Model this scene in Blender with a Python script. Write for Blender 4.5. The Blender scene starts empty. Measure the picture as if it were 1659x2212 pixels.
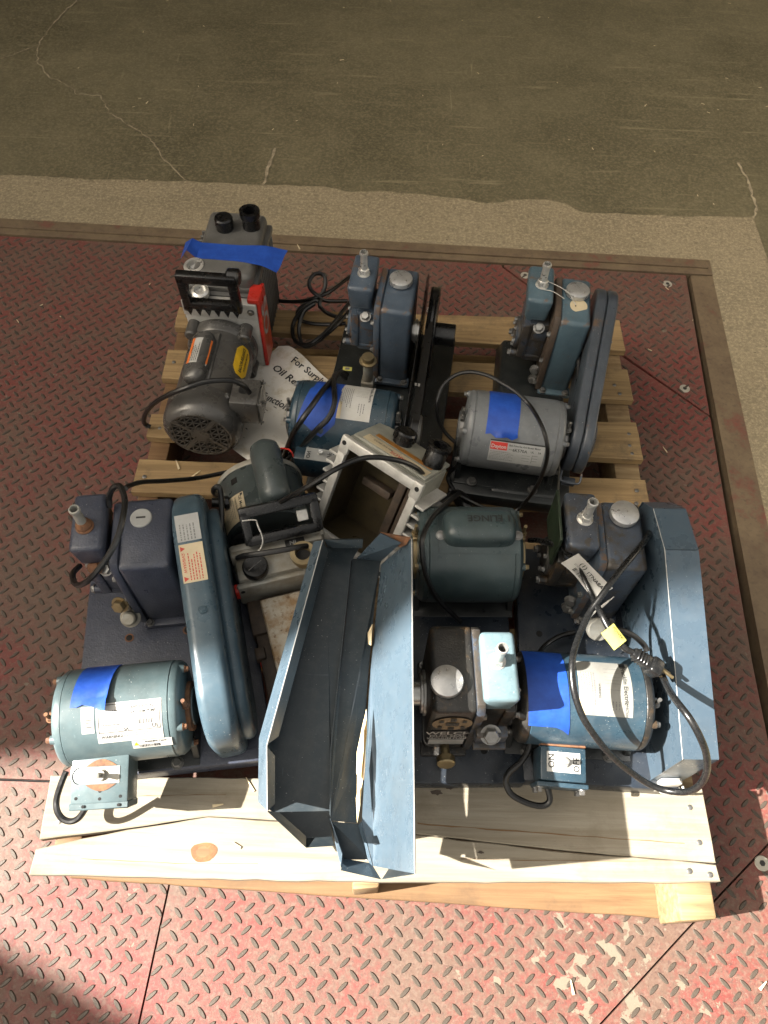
import bpy, bmesh, math, random
from mathutils import Vector, Matrix
R = math.radians
SC = bpy.context.scene
COL = SC.collection

# ---------------------------------------------------------------- camera, sky, sun, exposure
cam_d = bpy.data.cameras.new('camera')
cam = bpy.data.objects.new('camera', cam_d); COL.objects.link(cam)
cam.location = (-0.0216, -0.1128, 1.336)
cam.rotation_euler = (R(31.58), R(-1.47), R(1.54))
cam_d.sensor_fit = 'HORIZONTAL'; cam_d.sensor_width = 36.0
cam_d.lens = 36.0 * 1600.0 / 1659.0
cam_d.clip_start = 0.02; cam_d.clip_end = 200
SC.camera = cam

SUN_EL, SUN_AZ = R(40), R(10)          # light travels towards +x, a little towards +y
w = bpy.data.worlds.new('World'); SC.world = w; w.use_nodes = True
nt = w.node_tree; bg = nt.nodes['Background']
sky = nt.nodes.new('ShaderNodeTexSky'); sky.sky_type = 'NISHITA'; sky.sun_disc = False
sky.sun_elevation = SUN_EL; sky.sun_rotation = R(270) - SUN_AZ
sky.air_density = 1.0; sky.dust_density = 6.0; sky.ozone_density = 0.4
hs = nt.nodes.new('ShaderNodeHueSaturation'); hs.inputs['Saturation'].default_value = 0.25
tint = nt.nodes.new('ShaderNodeMix'); tint.data_type = 'RGBA'; tint.blend_type = 'MULTIPLY'; tint.inputs[0].default_value = 1.0
tint.inputs[7].default_value = (1.08, 1.0, .86, 1)                 # hazy, slightly warm daylight
nt.links.new(sky.outputs[0], hs.inputs['Color']); nt.links.new(hs.outputs[0], tint.inputs[6]); nt.links.new(tint.outputs[2], bg.inputs[0])
bg.inputs[1].default_value = 0.062
sd = bpy.data.lights.new('sun', 'SUN'); sd.energy = 5.0; sd.angle = R(0.5); sd.color = (1.0, 0.95, 0.87)
sun = bpy.data.objects.new('sun', sd); COL.objects.link(sun)
sdir = Vector((math.cos(SUN_EL)*math.cos(SUN_AZ), math.cos(SUN_EL)*math.sin(SUN_AZ), -math.sin(SUN_EL)))
sun.rotation_euler = sdir.to_track_quat('-Z', 'Y').to_euler()
vs = SC.view_settings; vs.view_transform = 'Standard'; vs.look = 'None'; vs.gamma = 1.0; vs.exposure = 2.33
SC.render.engine = 'CYCLES'
SC.cycles.use_denoising = True; SC.cycles.max_bounces = 6; SC.cycles.caustics_reflective = False

# ---------------------------------------------------------------- materials
def srgb(h):
    if isinstance(h, str):
        h = [int(h[i:i+2], 16)/255 for i in (0, 2, 4)]
        h = [c/12.92 if c <= .04045 else ((c+.055)/1.055)**2.4 for c in h]
    return (*h[:3], 1.0)
class NT:
    """tiny node helper"""
    def __init__(s, name):
        s.m = bpy.data.materials.new(name); s.m.use_nodes = True
        s.t = s.m.node_tree; s.b = s.t.nodes['Principled BSDF']
        s.tc = s.t.nodes.new('ShaderNodeTexCoord')
    def n(s, k, **kw):
        o = s.t.nodes.new(k)
        for a, v in kw.items(): setattr(o, a, v)
        return o
    def l(s, a, b): s.t.links.new(a, b)
    def map(s, scale=(1, 1, 1), rot=(0, 0, 0)):
        m = s.n('ShaderNodeMapping'); m.inputs['Scale'].default_value = scale; m.inputs['Rotation'].default_value = rot
        s.l(s.tc.outputs['Object'], m.inputs[0]); return m.outputs[0]
    def noise(s, scale, detail=4, rough=.6, vec=None, dist=0.0):
        o = s.n('ShaderNodeTexNoise'); o.inputs['Scale'].default_value = scale
        o.inputs['Detail'].default_value = detail; o.inputs['Roughness'].default_value = rough
        o.inputs['Distortion'].default_value = dist
        s.l(vec if vec is not None else s.tc.outputs['Object'], o.inputs['Vector']); return o.outputs['Fac']
    def vor(s, scale, vec=None, feature='F1'):
        o = s.n('ShaderNodeTexVoronoi', feature=feature); o.inputs['Scale'].default_value = scale
        s.l(vec if vec is not None else s.tc.outputs['Object'], o.inputs['Vector']); return o
    def ramp(s, fac, a, b, ca=0.0, cb=1.0):
        o = s.n('ShaderNodeMapRange'); o.inputs[1].default_value = a; o.inputs[2].default_value = b
        o.inputs[3].default_value = ca; o.inputs[4].default_value = cb
        s.l(fac, o.inputs[0]); return o.outputs[0]
    def mix(s, fac, a, b):
        o = s.n('ShaderNodeMix', data_type='RGBA')
        if isinstance(fac, (int, float)): o.inputs[0].default_value = fac
        else: s.l(fac, o.inputs[0])
        for i, v in ((6, a), (7, b)):
            if isinstance(v, (tuple, list, str)): o.inputs[i].default_value = srgb(v)
            else: s.l(v, o.inputs[i])
        return o.outputs[2]
    def math(s, op, a, b=None):
        o = s.n('ShaderNodeMath', operation=op)
        for i, v in ((0, a), (1, b)):
            if v is None: continue
            if isinstance(v, (int, float)): o.inputs[i].default_value = v
            else: s.l(v, o.inputs[i])
        return o.outputs[0]
    def bump(s, h, strength=.3, dist=.001):
        o = s.n('ShaderNodeBump'); o.inputs['Strength'].default_value = strength; o.inputs['Distance'].default_value = dist
        s.l(h, o.inputs['Height']); s.l(o.outputs[0], s.b.inputs['Normal']); return o
    def done(s, col=None, rough=None, metal=None):
        for k, v in (('Base Color', col), ('Roughness', rough), ('Metallic', metal)):
            if v is None: continue
            if isinstance(v, (int, float)): s.b.inputs[k].default_value = v
            elif isinstance(v, (tuple, list, str)): s.b.inputs[k].default_value = srgb(v)
            else: s.l(v, s.b.inputs[k])
        return s.m

def paint(name, base, alt=None, rough=.42, cast=0.0, dust=.5, wear=0.0, wearcol=(.10, .065, .045), metal=0.0, spec=.5, scr=.0):
    """machine paint: mottled colour, fine dust specks, worn/rusty patches, cast-iron relief"""
    t = NT(name)
    alt = alt or tuple(min(1, c*1.35+.006) for c in base)
    c = t.mix(t.ramp(t.noise(22, 5, .65), .35, .7), base, alt)
    if wear > 0:
        edge = t.n('ShaderNodeNewGeometry').outputs['Pointiness']
        e = t.ramp(edge, .53, .60)
        wn = t.ramp(t.math('ADD', t.noise(38, 6, .7), t.math('MULTIPLY', e, .18)), .66-.22*wear, .72-.2*wear)
        c = t.mix(wn, c, wearcol)
    grime = t.ramp(t.noise(9, 6, .7), .5, .8, 0, .35)
    c = t.mix(grime, c, (.030, .027, .022))
    if dust > 0:
        sp = t.ramp(t.noise(430, 2, .5), .715-.02*dust, .76, 0, .8)
        c = t.mix(t.math('MULTIPLY', sp, t.ramp(t.noise(17, 3), .4, .62)), c, (.62, .62, .58))
        c = t.mix(t.ramp(t.noise(60, 5, .7), .45, .85, 0, .09*dust), c, (.45, .42, .37))
    if scr > 0:
        for sc_, rz_ in (((5, 150, 150), 20), ((150, 5, 90), -35), ((110, 7, 60), 8)):
            c = t.mix(t.ramp(t.noise(1.0, 4, .6, t.map(sc_, (0, 0, R(rz_))), .5), .70, .74, 0, scr), c, tuple(min(.5, x*2.2+.05) for x in base))
        c = t.mix(t.ramp(t.noise(11, 6, .8), .52, .82, 0, scr*.7), c, tuple(x*.45 for x in base))
    if cast > 0:
        h = t.math('ADD', t.noise(330, 3, .6), t.math('MULTIPLY', t.noise(90, 3), .8))
        t.bump(h, cast, .0012)
    else:
        t.bump(t.noise(40, 2), .05, .002)
    t.b.inputs['Specular IOR Level'].default_value = spec
    return t.done(c, t.ramp(t.noise(30, 4), .3, .7, rough-.07, rough+.12), metal)

def simple(name, base, rough=.5, metal=0.0, alt=None, scale=40, bump=0.0, bscale=200, spec=.5):
    t = NT(name)
    alt = alt or tuple(c*.7 for c in base)
    c = t.mix(t.ramp(t.noise(scale, 5, .65), .35, .7), base, alt)
    if bump: t.bump(t.noise(bscale, 4), bump, .001)
    t.b.inputs['Specular IOR Level'].default_value = spec
    return t.done(c, t.ramp(t.noise(scale*1.7, 4), .3, .7, max(.05, rough-.08), min(1, rough+.1)), metal)

M = {}
M['slate'] = paint('slate_paint', (.044, .062, .086), cast=.45, rough=.34, wear=.04)
M['teal'] = paint('teal_paint', (.052, .086, .108), cast=.45, rough=.36, wear=.05)
M['indigo'] = paint('indigo_paint', (.036, .042, .062), cast=.45, rough=.33, dust=.5, scr=.2)
M['navy'] = paint('navy_plate_paint', (.009, .014, .022), rough=.30, dust=.5)
M['darkbase'] = paint('dark_base_paint', (.008, .010, .0105), rough=.34, dust=.4)
M['bluemotor'] = paint('blue_motor_paint', (.011, .030, .046), rough=.30, dust=.6)
M['bluemotor2'] = paint('mid_blue_motor_paint', (.0175, .039, .057), rough=.28, dust=.7, scr=.2)
M['greymotor'] = paint('grey_motor_paint', (.105, .112, .118), rough=.32, dust=.8)
M['seamotor'] = paint('sea_motor_paint', (.064, .094, .102), rough=.34, dust=.7, scr=.25)
M['greenmotor'] = paint('green_blue_motor_paint', (.028, .044, .047), rough=.32, dust=.35)
M['gemotor'] = paint('olive_grey_motor_paint', (.036, .046, .047), rough=.30, dust=.25)
M['guardgrey'] = paint('slate_guard_paint', (.036, .044, .056), rough=.33, dust=.5, wear=.05, scr=.4)
M['guardblue'] = paint('blue_guard_paint', (.044, .074, .097), rough=.30, dust=.6, scr=.3)
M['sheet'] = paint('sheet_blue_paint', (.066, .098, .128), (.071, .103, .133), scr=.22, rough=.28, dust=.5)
M['sheetshade'] = paint('sheet_shaded_paint', (.024, .034, .041), (.028, .038, .045), scr=.4, rough=.36, dust=.8)  # darker copy of the sheet paint: shade inside the guard put into the colour
M['ironblack'] = paint('black_iron_paint', (.014, .0135, .013), (.026, .024, .021), cast=.5, rough=.36, wear=.10, wearcol=(.055, .036, .020))
M['skydome'] = paint('light_blue_paint', (.105, .160, .182), rough=.30, dust=.6, cast=.12, scr=.3)
M['worntank'] = paint('worn_slate_paint', (.042, .058, .085), (.036, .036, .038), cast=.4, rough=.34, wear=.38, wearcol=(.040, .034, .028))
M['baldor'] = paint('charcoal_motor_paint', (.085, .082, .077), (.105, .101, .095), rough=.27, dust=.12, metal=.35)
M['edgrey'] = paint('dark_grey_oilbox', (.080, .078, .073), rough=.34, cast=.15, dust=.3)
M['alu'] = simple('bare_aluminium', (.56, .55, .52), .40, .35, (.40, .39, .36), bump=.15)
M['aluold'] = simple('stained_aluminium', (.36, .36, .33), .5, .35, (.22, .19, .14), scale=25, bump=.2)
M['steel'] = simple('nickel_steel', (.66, .65, .62), .30, .7, (.55, .54, .51))
M['castcap'] = simple('cast_cap_metal', (.60, .60, .59), .32, .75, (.44, .44, .44), scale=60, bump=.12)
M['brass'] = simple('dull_brass', (.34, .27, .15), .38, .8, (.22, .17, .10))
M['rust'] = simple('rusty_steel', (.22, .10, .045), .8, .15, (.09, .05, .035), scale=90, bump=.5)
M['brownedge'] = simple('brown_gasket_iron', (.085, .060, .042), .6, .1, (.045, .035, .028), scale=60, bump=.3)
M['boltgrey'] = simple('grey_bolt', (.30, .30, .29), .4, .8, (.16, .15, .14))
M['guardsheet'] = paint('guard_sheet_paint', (.048, .073, .099), (.052, .078, .104), scr=.22, rough=.28, dust=.5)
M['plate_grey'] = simple('foil_plate', (.255, .255, .235), .4, .1, (.21, .205, .185))
M['boltface'] = simple('galvanised_bolt_face', (.42, .40, .34), .5, .2, (.32, .30, .25))
M['black'] = simple('black_plastic', (.0045, .0045, .005), .28, 0, (.007, .007, .007))
M['rubber'] = simple('black_rubber', (.0055, .0055, .0055), .34, 0, (.010, .0095, .0095), scale=120, bump=.1)
M['cord'] = simple('grey_black_cord', (.0065, .007, .0075), .28, 0, (.014, .014, .014), scale=150, bump=.1)
M['tapeblue'] = simple('blue_tape', (.008, .047, .28), .5, 0, (.014, .072, .38), scale=55, bump=.5, bscale=60)
M['white'] = simple('white_label', (.46, .455, .435), .45, 0, (.40, .385, .35), scale=30)
M['greylabel'] = simple('grey_label', (.33, .335, .325), .4, 0, (.28, .28, .27))
M['shadered'] = simple('shaded_red_channel', (.035, .008, .007), .7)  # red darkened so the gap's shade is in the colour
M['edalu'] = paint('grey_green_alloy', (.20, .20, .17), rough=.45, dust=.3, cast=.1)
M['oilin'] = simple('oil_soaked_lining', (.06, .045, .022), .35, .2, (.03, .024, .014), scale=25)
M['cream'] = simple('cream_label', (.50, .42, .28), .5, 0, (.44, .36, .23))
M['ink'] = simple('black_ink', (.02, .02, .02), .5)
M['greyink'] = simple('grey_ink', (.16, .16, .16), .5)
M['redink'] = simple('red_ink', (.48, .05, .03), .5)
M['orange'] = simple('orange_label', (.75, .18, .03), .45)
M['burnt'] = simple('burnt_orange_label', (.28, .12, .02), .45)
M['yellow'] = simple('yellow_label', (.75, .46, .02), .4)
M['yellowtag'] = simple('pale_yellow_tag', (.62, .58, .14), .5)
M['red'] = simple('red_plastic', (.52, .03, .02), .3)
M['redlight'] = simple('orange_red_plastic', (.60, .09, .04), .35)
M['dark'] = simple('dark_void', (.004, .004, .004), .8)
M['green'] = paint('chipped_green_paint', (.007, .016, .006), rough=.45)
M['string'] = simple('white_string', (.55, .53, .48), .8)
M['tan'] = simple('tan_gasket', (.26, .19, .11), .6, .2)

def m_oily():
    t = NT('rusty_oily_plate')
    n = t.noise(30, 7, .7); n2 = t.noise(110, 5, .7)
    c = t.mix(t.ramp(n, .38, .62), (.50, .46, .38), (.30, .19, .09))
    c = t.mix(t.ramp(n2, .55, .7), c, (.16, .09, .04))
    t.bump(n2, .2); return t.done(c, .5, .2)
M['oily'] = m_oily()

def m_paper():
    t = NT('oil_spotted_paper')
    c = t.mix(t.ramp(t.noise(26, 6, .7), .52, .68), (.68, .65, .59), (.50, .44, .33))
    c = t.mix(t.ramp(t.noise(70, 4), .70, .74), c, (.20, .16, .10))
    t.bump(t.noise(14, 3), .5, .004); return t.done(c, .75)
M['paper'] = m_paper()

def m_wood(name, light, dark, stain, knots=.0, weather=.0):
    t = NT(name)
    v = t.map((3, 60, 60)); v2 = t.map((1.1, 16, 16))
    g = t.noise(1.6, 6, .65, v, .6)
    ring = t.noise(1.3, 3, .5, v2, 1.2)
    c = t.mix(t.ramp(g, .35, .68), light, dark)
    c = t.mix(t.ramp(ring, .45, .62, 0, .45), c, dark)
    c = t.mix(t.ramp(t.noise(11, 6, .7), .54, .74, 0, .35+.5*weather), c, stain)
    c = t.mix(t.ramp(t.noise(2.2, 7, .75, t.map((14, 120, 120))), .62, .7, 0, .6*weather), c, (.06, .05, .042))
    if knots:
        vo = t.vor(1.0, t.map((2.4, 6.5, .01)))
        k = t.ramp(vo.outputs['Distance'], .04, .13, 1, 0)
        c = t.mix(t.math('MULTIPLY', k, knots), c, (.30, .13, .045))
    t.bump(t.math('ADD', g, t.math('MULTIPLY', t.noise(3, 5, .7, t.map((20, 260, 260))), .5)), .35, .0012)
    return t.done(c, .75)
M['pine'] = m_wood('pale_pine', (.285, .255, .20), (.205, .172, .122), (.145, .115, .076), .0, .5)
M['oldwood'] = m_wood('weathered_pallet_wood', (.36, .245, .115), (.20, .128, .058), (.085, .065, .044), .3, .95)
M['redwood'] = m_wood('brown_stringer_wood', (.20, .115, .052), (.125, .067, .028), (.075, .045, .024), .3, .5)
M['endgrain'] = m_wood('end_grain_wood', (.32, .235, .125), (.165, .10, .045), (.09, .053, .026), .0, .8)
M['knot'] = simple('orange_knot', (.24, .10, .035), .7, 0, (.12, .05, .018), scale=60)

def m_plate():
    t = NT('worn_red_plate_paint')
    red = t.mix(t.noise(9, 4), (.185, .033, .028), (.128, .026, .022))
    dirt = t.mix(t.noise(45, 5, .7), (.128, .084, .060), (.088, .057, .040))
    f = t.math('ADD', t.math('MULTIPLY', t.noise(3.4, 6, .72, None, .3), .62), t.math('MULTIPLY', t.noise(55, 6, .75), .38))
    c = t.mix(t.ramp(f, .42, .56, .08, .9), red, dirt)
    c = t.mix(t.ramp(t.noise(150, 4, .7), .50, .62, 0, .5), c, (.165, .115, .086))
    c = t.mix(t.ramp(t.noise(210, 4, .7), .54, .66, 0, .7), c, (.060, .030, .025))
    c = t.mix(t.ramp(t.noise(1.0, 6, .75, t.map((6, 30, 1), (0, 0, R(35))), 1.0), .58, .70, 0, .6), c, (.075, .045, .034))
    vd = t.n('ShaderNodeVectorMath', operation='DISTANCE'); t.l(t.tc.outputs['Object'], vd.inputs[0]); vd.inputs[1].default_value = (.36, -.14, 0)
    near = t.ramp(vd.outputs['Value'], .04, .26, .13, 0)           # the bared patch at the front right
    chip = t.ramp(t.math('ADD', t.noise(30, 6, .62), near), .675, .69)
    c = t.mix(chip, c, (.155, .130, .095))
    c = t.mix(t.ramp(t.noise(420, 2), .72, .78, 0, .5), c, (.5, .46, .38))
    t.bump(t.math('ADD', t.noise(260, 4, .7), t.math('MULTIPLY', chip, -.6)), .28, .0012)
    return t.done(c, t.ramp(t.noise(40, 4), .3, .7, .52, .75))
M['plate'] = m_plate()
def m_tread():
    t = NT('scuffed_tread_steel')
    c = t.mix(t.noise(170, 4, .7), (.056, .045, .036), (.095, .075, .058))
    c = t.mix(t.ramp(t.noise(9, 4), .60, .72, 0, .5), c, (.12, .045, .036))
    t.bump(t.noise(420, 3), .3, .0006)
    return t.done(c, t.ramp(t.noise(60), .3, .7, .38, .58), .25)
M['tread'] = m_tread()
def m_frame():
    t = NT('muddy_steel_frame')
    c = t.mix(t.ramp(t.noise(14, 7, .72), .36, .66), (.165, .120, .072), (.105, .072, .045))
    c = t.mix(t.ramp(t.noise(7, 5, .7), .58, .72, 0, .75), c, (.20, .04, .035))
    c = t.mix(t.ramp(t.noise(90, 5), .55, .75, 0, .5), c, (.05, .038, .028))
    t.bump(t.noise(120, 5, .7), .3, .001); return t.done(c, .62)
M['frame'] = m_frame()
def m_conc(name, a, b, pit, agg, gloss, blot):
    t = NT(name)
    c = t.mix(t.ramp(t.noise(2.6, 7, .7, None, .4), .34, .68), a, b)
    c = t.mix(t.ramp(t.noise(1.1, 6, .7, t.map((1, 2.2, 1), (0, 0, R(-12))), 1.2), .45, .66, 0, .55), c, tuple(x*.62 for x in a))
    c = t.mix(t.ramp(t.noise(120, 5, .75), .46, .62, 0, agg), c, tuple(min(1, x*1.75) for x in b))
    c = t.mix(t.ramp(t.noise(46, 5, .75), .50, .66, 0, agg*.7), c, tuple(x*.55 for x in a))
    c = t.mix(t.ramp(t.noise(95, 4, .7), .62, .70, 0, pit), c, tuple(x*.28 for x in a))
    c = t.mix(t.ramp(t.noise(330, 3), .71, .75, 0, .75), c, (.52, .45, .32))
    sc = t.noise(1.0, 5, .65, t.map((3, 46, 1), (0, 0, R(24))), .4)
    c = t.mix(t.ramp(sc, .60, .74, 0, blot), c, tuple(x*1.6 for x in b))
    sc2 = t.noise(1.0, 5, .65, t.map((60, 4, 1), (0, 0, R(-14))), .3)
    c = t.mix(t.ramp(sc2, .66, .76, 0, blot), c, tuple(x*1.7 for x in b))
    t.bump(t.math('ADD', t.noise(150, 5, .7), t.math('MULTIPLY', t.noise(8, 3), .5)), .12+.35*pit, .0016)
    return t.done(c, t.ramp(t.noise(12, 5), .3, .7, gloss-.08, gloss+.1))
M['darkconc'] = m_conc('dark_sealed_concrete', (.106, .093, .056), (.165, .142, .086), .30, .42, .38, .9)
M['lightconc'] = m_conc('pale_worn_concrete', (.258, .212, .136), (.213, .172, .106), .95, .85, .75, .35)
M['crack'] = simple('pale_crack_filler', (.40, .33, .22), .8, 0, (.20, .165, .11), scale=40)
M['straw'] = simple('wood_chip', (.68, .56, .36), .8)
M['brightwood'] = simple('fresh_split_wood', (.80, .68, .44), .75, 0, (.55, .38, .18), scale=50)
M['wallm'] = simple('warehouse_wall_paint', (.55, .50, .42), .8)

# ---------------------------------------------------------------- mesh helpers
ROOTM = {}
class MB:
    def __init__(s): s.bm = bmesh.new()
    def _add(s, t, mx=None):
        if mx is not None: bmesh.ops.transform(t, matrix=mx, verts=t.verts)
        me = bpy.data.meshes.new('t'); t.to_mesh(me); t.free(); s.bm.from_mesh(me); bpy.data.meshes.remove(me); return s
    def hexa(s, p, b=0.0, seg=2, mx=None):
        t = bmesh.new(); v = [t.verts.new(q) for q in p]
        for f in ((3, 2, 1, 0), (4, 5, 6, 7), (0, 1, 5, 4), (1, 2, 6, 5), (2, 3, 7, 6), (3, 0, 4, 7)): t.faces.new([v[i] for i in f])
        if b: bmesh.ops.bevel(t, geom=t.edges[:], offset=b, segments=seg, affect='EDGES', profile=.5, clamp_overlap=True)
        return s._add(t, mx)
    def box(s, x0, x1, y0, y1, z0, z1, b=0.0, seg=2, mx=None):
        return s.hexa([(x0, y0, z0), (x1, y0, z0), (x1, y1, z0), (x0, y1, z0), (x0, y0, z1), (x1, y0, z1), (x1, y1, z1), (x0, y1, z1)], b, seg, mx)
    def prism(s, poly, axis, a0, a1, b=0.0, seg=2, mx=None):
        f = {'x': lambda p, a: (a, p[0], p[1]), 'y': lambda p, a: (p[0], a, p[1]), 'z': lambda p, a: (p[0], p[1], a)}[axis]
        t = bmesh.new(); A = [t.verts.new(f(p, a0)) for p in poly]; B = [t.verts.new(f(p, a1)) for p in poly]; n = len(poly)
        fa = t.faces.new(A); fb = t.faces.new(B[::-1])
        for i in range(n): t.faces.new([A[(i+1) % n], A[i], B[i], B[(i+1) % n]])
        bmesh.ops.recalc_face_normals(t, faces=t.faces[:])
        if b: bmesh.ops.bevel(t, geom=[e for e in fa.edges]+[e for e in fb.edges], offset=b, segments=seg, affect='EDGES', profile=.5, clamp_overlap=True)
        return s._add(t, mx)
    def lathe(s, c, ax, prof, n=28, mx=None, cap=True):
        q = Vector(ax).normalized().to_track_quat('Z', 'Y').to_matrix().to_4x4(); q.translation = Vector(c)
        t = bmesh.new(); rings = []
        for r, h in prof:
            if r <= 1e-6: rings.append([t.verts.new((0, 0, h))])
            else: rings.append([t.verts.new((r*math.cos(2*math.pi*i/n), r*math.sin(2*math.pi*i/n), h)) for i in range(n)])
        for a, b in zip(rings, rings[1:]):
            for i in range(n):
                j = (i+1) % n
                if len(a) == 1 and len(b) == 1: continue
                if len(a) == 1: t.faces.new((a[0], b[i], b[j]))
                elif len(b) == 1: t.faces.new((a[i], a[j], b[0]))
                else: t.faces.new((a[i], a[j], b[j], b[i]))
        if cap:
            if len(rings[0]) > 1: t.faces.new(rings[0][::-1])
            if len(rings[-1]) > 1: t.faces.new(rings[-1])
        bmesh.ops.recalc_face_normals(t, faces=t.faces[:])
        return s._add(t, (mx @ q) if mx is not None else q)
    def cyl(s, p0, p1, r, r1=None, b=0.0, n=24, mx=None):
        p0, p1 = Vector(p0), Vector(p1); L = (p1-p0).length; r1 = r if r1 is None else r1
        pr = [(r-b, 0), (r, b), (r1, L-b), (r1-b, L)] if b else [(r, 0), (r1, L)]
        return s.lathe(p0, p1-p0, pr, n, mx)
    def bolt(s, p, d, r=.006, h=.004, wash=True):
        d = Vector(d).normalized(); p = Vector(p)
        if wash: s.cyl(p, p+d*.0012, r*1.3, n=16)
        s.lathe(p+d*.001, d, [(r, 0), (r, h*.8), (r*.85, h)], 6); return s
    def tube(s, pts, r, n=9, sub=5, closed=False):
        P = [Vector(p) for p in pts]; out = []
        m = len(P)
        for i in range(m if closed else m-1):
            a, b, c, d = (P[(i-1) % m], P[i], P[(i+1) % m], P[(i+2) % m]) if closed else (P[max(i-1, 0)], P[i], P[i+1], P[min(i+2, m-1)])
            for k in range(sub):
                u = k/sub
                out.append(.5*((2*b)+(c-a)*u+(2*a-5*b+4*c-d)*u*u+(3*b-a-3*c+d)*u**3))
        if not closed: out.append(P[-1])
        t = bmesh.new(); rings = []; N = len(out); up = None
        for i, p in enumerate(out):
            tg = (out[(i+1) % N]-out[i-1]) if closed else (out[min(i+1, N-1)]-out[max(i-1, 0)])
            if tg.length < 1e-9: tg = Vector((0, 0, 1))
            tg.normalize()
            if up is None: up = tg.orthogonal().normalized()
            up = (up-tg*up.dot(tg)).normalized(); sd = tg.cross(up)
            rr = r(i/(N-1)) if callable(r) else r
            rings.append([t.verts.new(p+(up*math.cos(2*math.pi*k/n)+sd*math.sin(2*math.pi*k/n))*rr) for k in range(n)])
        for i in range(N if closed else N-1):
            a, b = rings[i], rings[(i+1) % N]
            for k in range(n): t.faces.new((a[k], a[(k+1) % n], b[(k+1) % n], b[k]))
        if not closed: t.faces.new(rings[0][::-1]); t.faces.new(rings[-1])
        return s._add(t)
    def plate(s, pts, th=.0012, d=None):
        P = [Vector(p) for p in pts]
        nrm = Vector((0, 0, 0))
        for i in range(len(P)): nrm += (P[i]-P[0]).cross(P[(i+1) % len(P)]-P[0])
        nrm = (Vector(d) if d else nrm).normalized()*th
        t = bmesh.new(); A = [t.verts.new(p) for p in P]; B = [t.verts.new(p-nrm) for p in P]; n = len(P)
        t.faces.new(A); t.faces.new(B[::-1])
        for i in range(n): t.faces.new([A[(i+1) % n], A[i], B[i], B[(i+1) % n]])
        bmesh.ops.recalc_face_normals(t, faces=t.faces[:])
        return s._add(t)
    def patch(s, f, u0, u1, v0, v1, nu=2, nv=12, h=.0006, edge=None, lift=None):
        """a thin sheet on a mapped surface; edge(u,v)->(du,dv) roughens it, lift(u,v) raises it"""
        t = bmesh.new(); G = []
        for layer in (1, 0):
            g = []
            for i in range(nu+1):
                row = []
                for j in range(nv+1):
                    a, b = i/nu, j/nv; u, v = u0+(u1-u0)*a, v0+(v1-v0)*b
                    if edge:
                        du, dv = edge(a, b); u += du; v += dv
                    hh = h*layer + (lift(a, b) if lift else 0) + (0 if layer else .0001)
                    row.append(t.verts.new(f(u, v, hh)))
                g.append(row)
            G.append(g)
        for g, fl in ((G[0], 0), (G[1], 1)):
            for i in range(nu):
                for j in range(nv):
                    q = (g[i][j], g[i+1][j], g[i+1][j+1], g[i][j+1]); t.faces.new(q[::-1] if fl else q)
        T, B = G; rim = [(i, 0) for i in range(nu)]+[(nu, j) for j in range(nv)]+[(i, nv) for i in range(nu, 0, -1)]+[(0, j) for j in range(nv, 0, -1)]
        for k in range(len(rim)):
            (a, b), (c, d) = rim[k], rim[(k+1) % len(rim)]
            t.faces.new((T[a][b], B[a][b], B[c][d], T[c][d]))
        bmesh.ops.recalc_face_normals(t, faces=t.faces[:])
        return s._add(t)
    def out(s, name, mat, parent=None, world=False, angle=38, flat=False):
        me = bpy.data.meshes.new(name)
        if world and parent is not None: bmesh.ops.transform(s.bm, matrix=ROOTM[parent.name].inverted(), verts=s.bm.verts)
        s.bm.to_mesh(me); s.bm.free()
        me.materials.append(M[mat])
        if not flat and len(me.polygons):
            me.shade_smooth(); me.set_sharp_from_angle(angle=R(angle))
        o = bpy.data.objects.new(name, me); COL.objects.link(o)
        if parent is not None: o.parent = parent
        return o
def tag(o, label=None, cat=None, group=None, kind=None):
    for k, v in (('label', label), ('category', cat), ('group', group), ('kind', kind)):
        if v: o[k] = v
    return o
def thing(name, label, cat, loc, rz=0, group=None):
    o = bpy.data.objects.new(name, None); COL.objects.link(o); o.empty_display_size = .05
    o.location = loc; o.rotation_euler = (0, 0, R(rz)); tag(o, label, cat, group)
    ROOTM[o.name] = Matrix.Translation(loc) @ Matrix.Rotation(R(rz), 4, 'Z')
    return o
def cord(name, pts, r, parent, mat='cord', sub=5, n=9):
    return MB().tube(pts, r, n, sub).out(name, mat, parent, world=True)
# flat print on mapped surfaces
def text(s, size, f, mat, parent, name='lettering', align='LEFT', th=.00015, sx=1.0, h=.0008):
    cu = bpy.data.curves.new('t', 'FONT'); cu.body = s; cu.size = size; cu.align_x = align; cu.resolution_u = 2; cu.offset = size*.018
    ob = bpy.data.objects.new('t', cu); me = bpy.data.meshes.new_from_object(ob)
    bpy.data.objects.remove(ob); bpy.data.curves.remove(cu)
    for v in me.vertices: v.co = f(v.co.x*sx, v.co.y, h)
    me.name = name; me.materials.clear(); me.materials.append(M[mat])
    o = bpy.data.objects.new(name, me); COL.objects.link(o); o.parent = parent
    return o
def rows(f, x0, x1, ys, size, rnd, name, mat, parent, fill=.9, h=.0008):
    """lines of print too small to read: runs of short dashes"""
    t = bmesh.new()
    for y in ys:
        x = x0; end = x0+(x1-x0)*rnd.uniform(fill-.25, fill)
        while x < end:
            L = rnd.uniform(.8, 3.2)*size; L = min(L, end-x)
            q = [t.verts.new(f(a, b, h)) for a, b in ((x, y), (x+L, y), (x+L, y+size), (x, y+size))]; t.faces.new(q)
            x += L+size*.7
    b = MB(); b._add(t); return b.out(name, mat, parent, flat=True)
def quads(f, rects, name, mat, parent, h=.0008):
    t = bmesh.new()
    for x0, x1, y0, y1 in rects: t.faces.new([t.verts.new(f(a, b, h)) for a, b in ((x0, y0), (x1, y0), (x1, y1), (x0, y1))])
    b = MB(); b._add(t); return b.out(name, mat, parent, flat=True)
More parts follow.
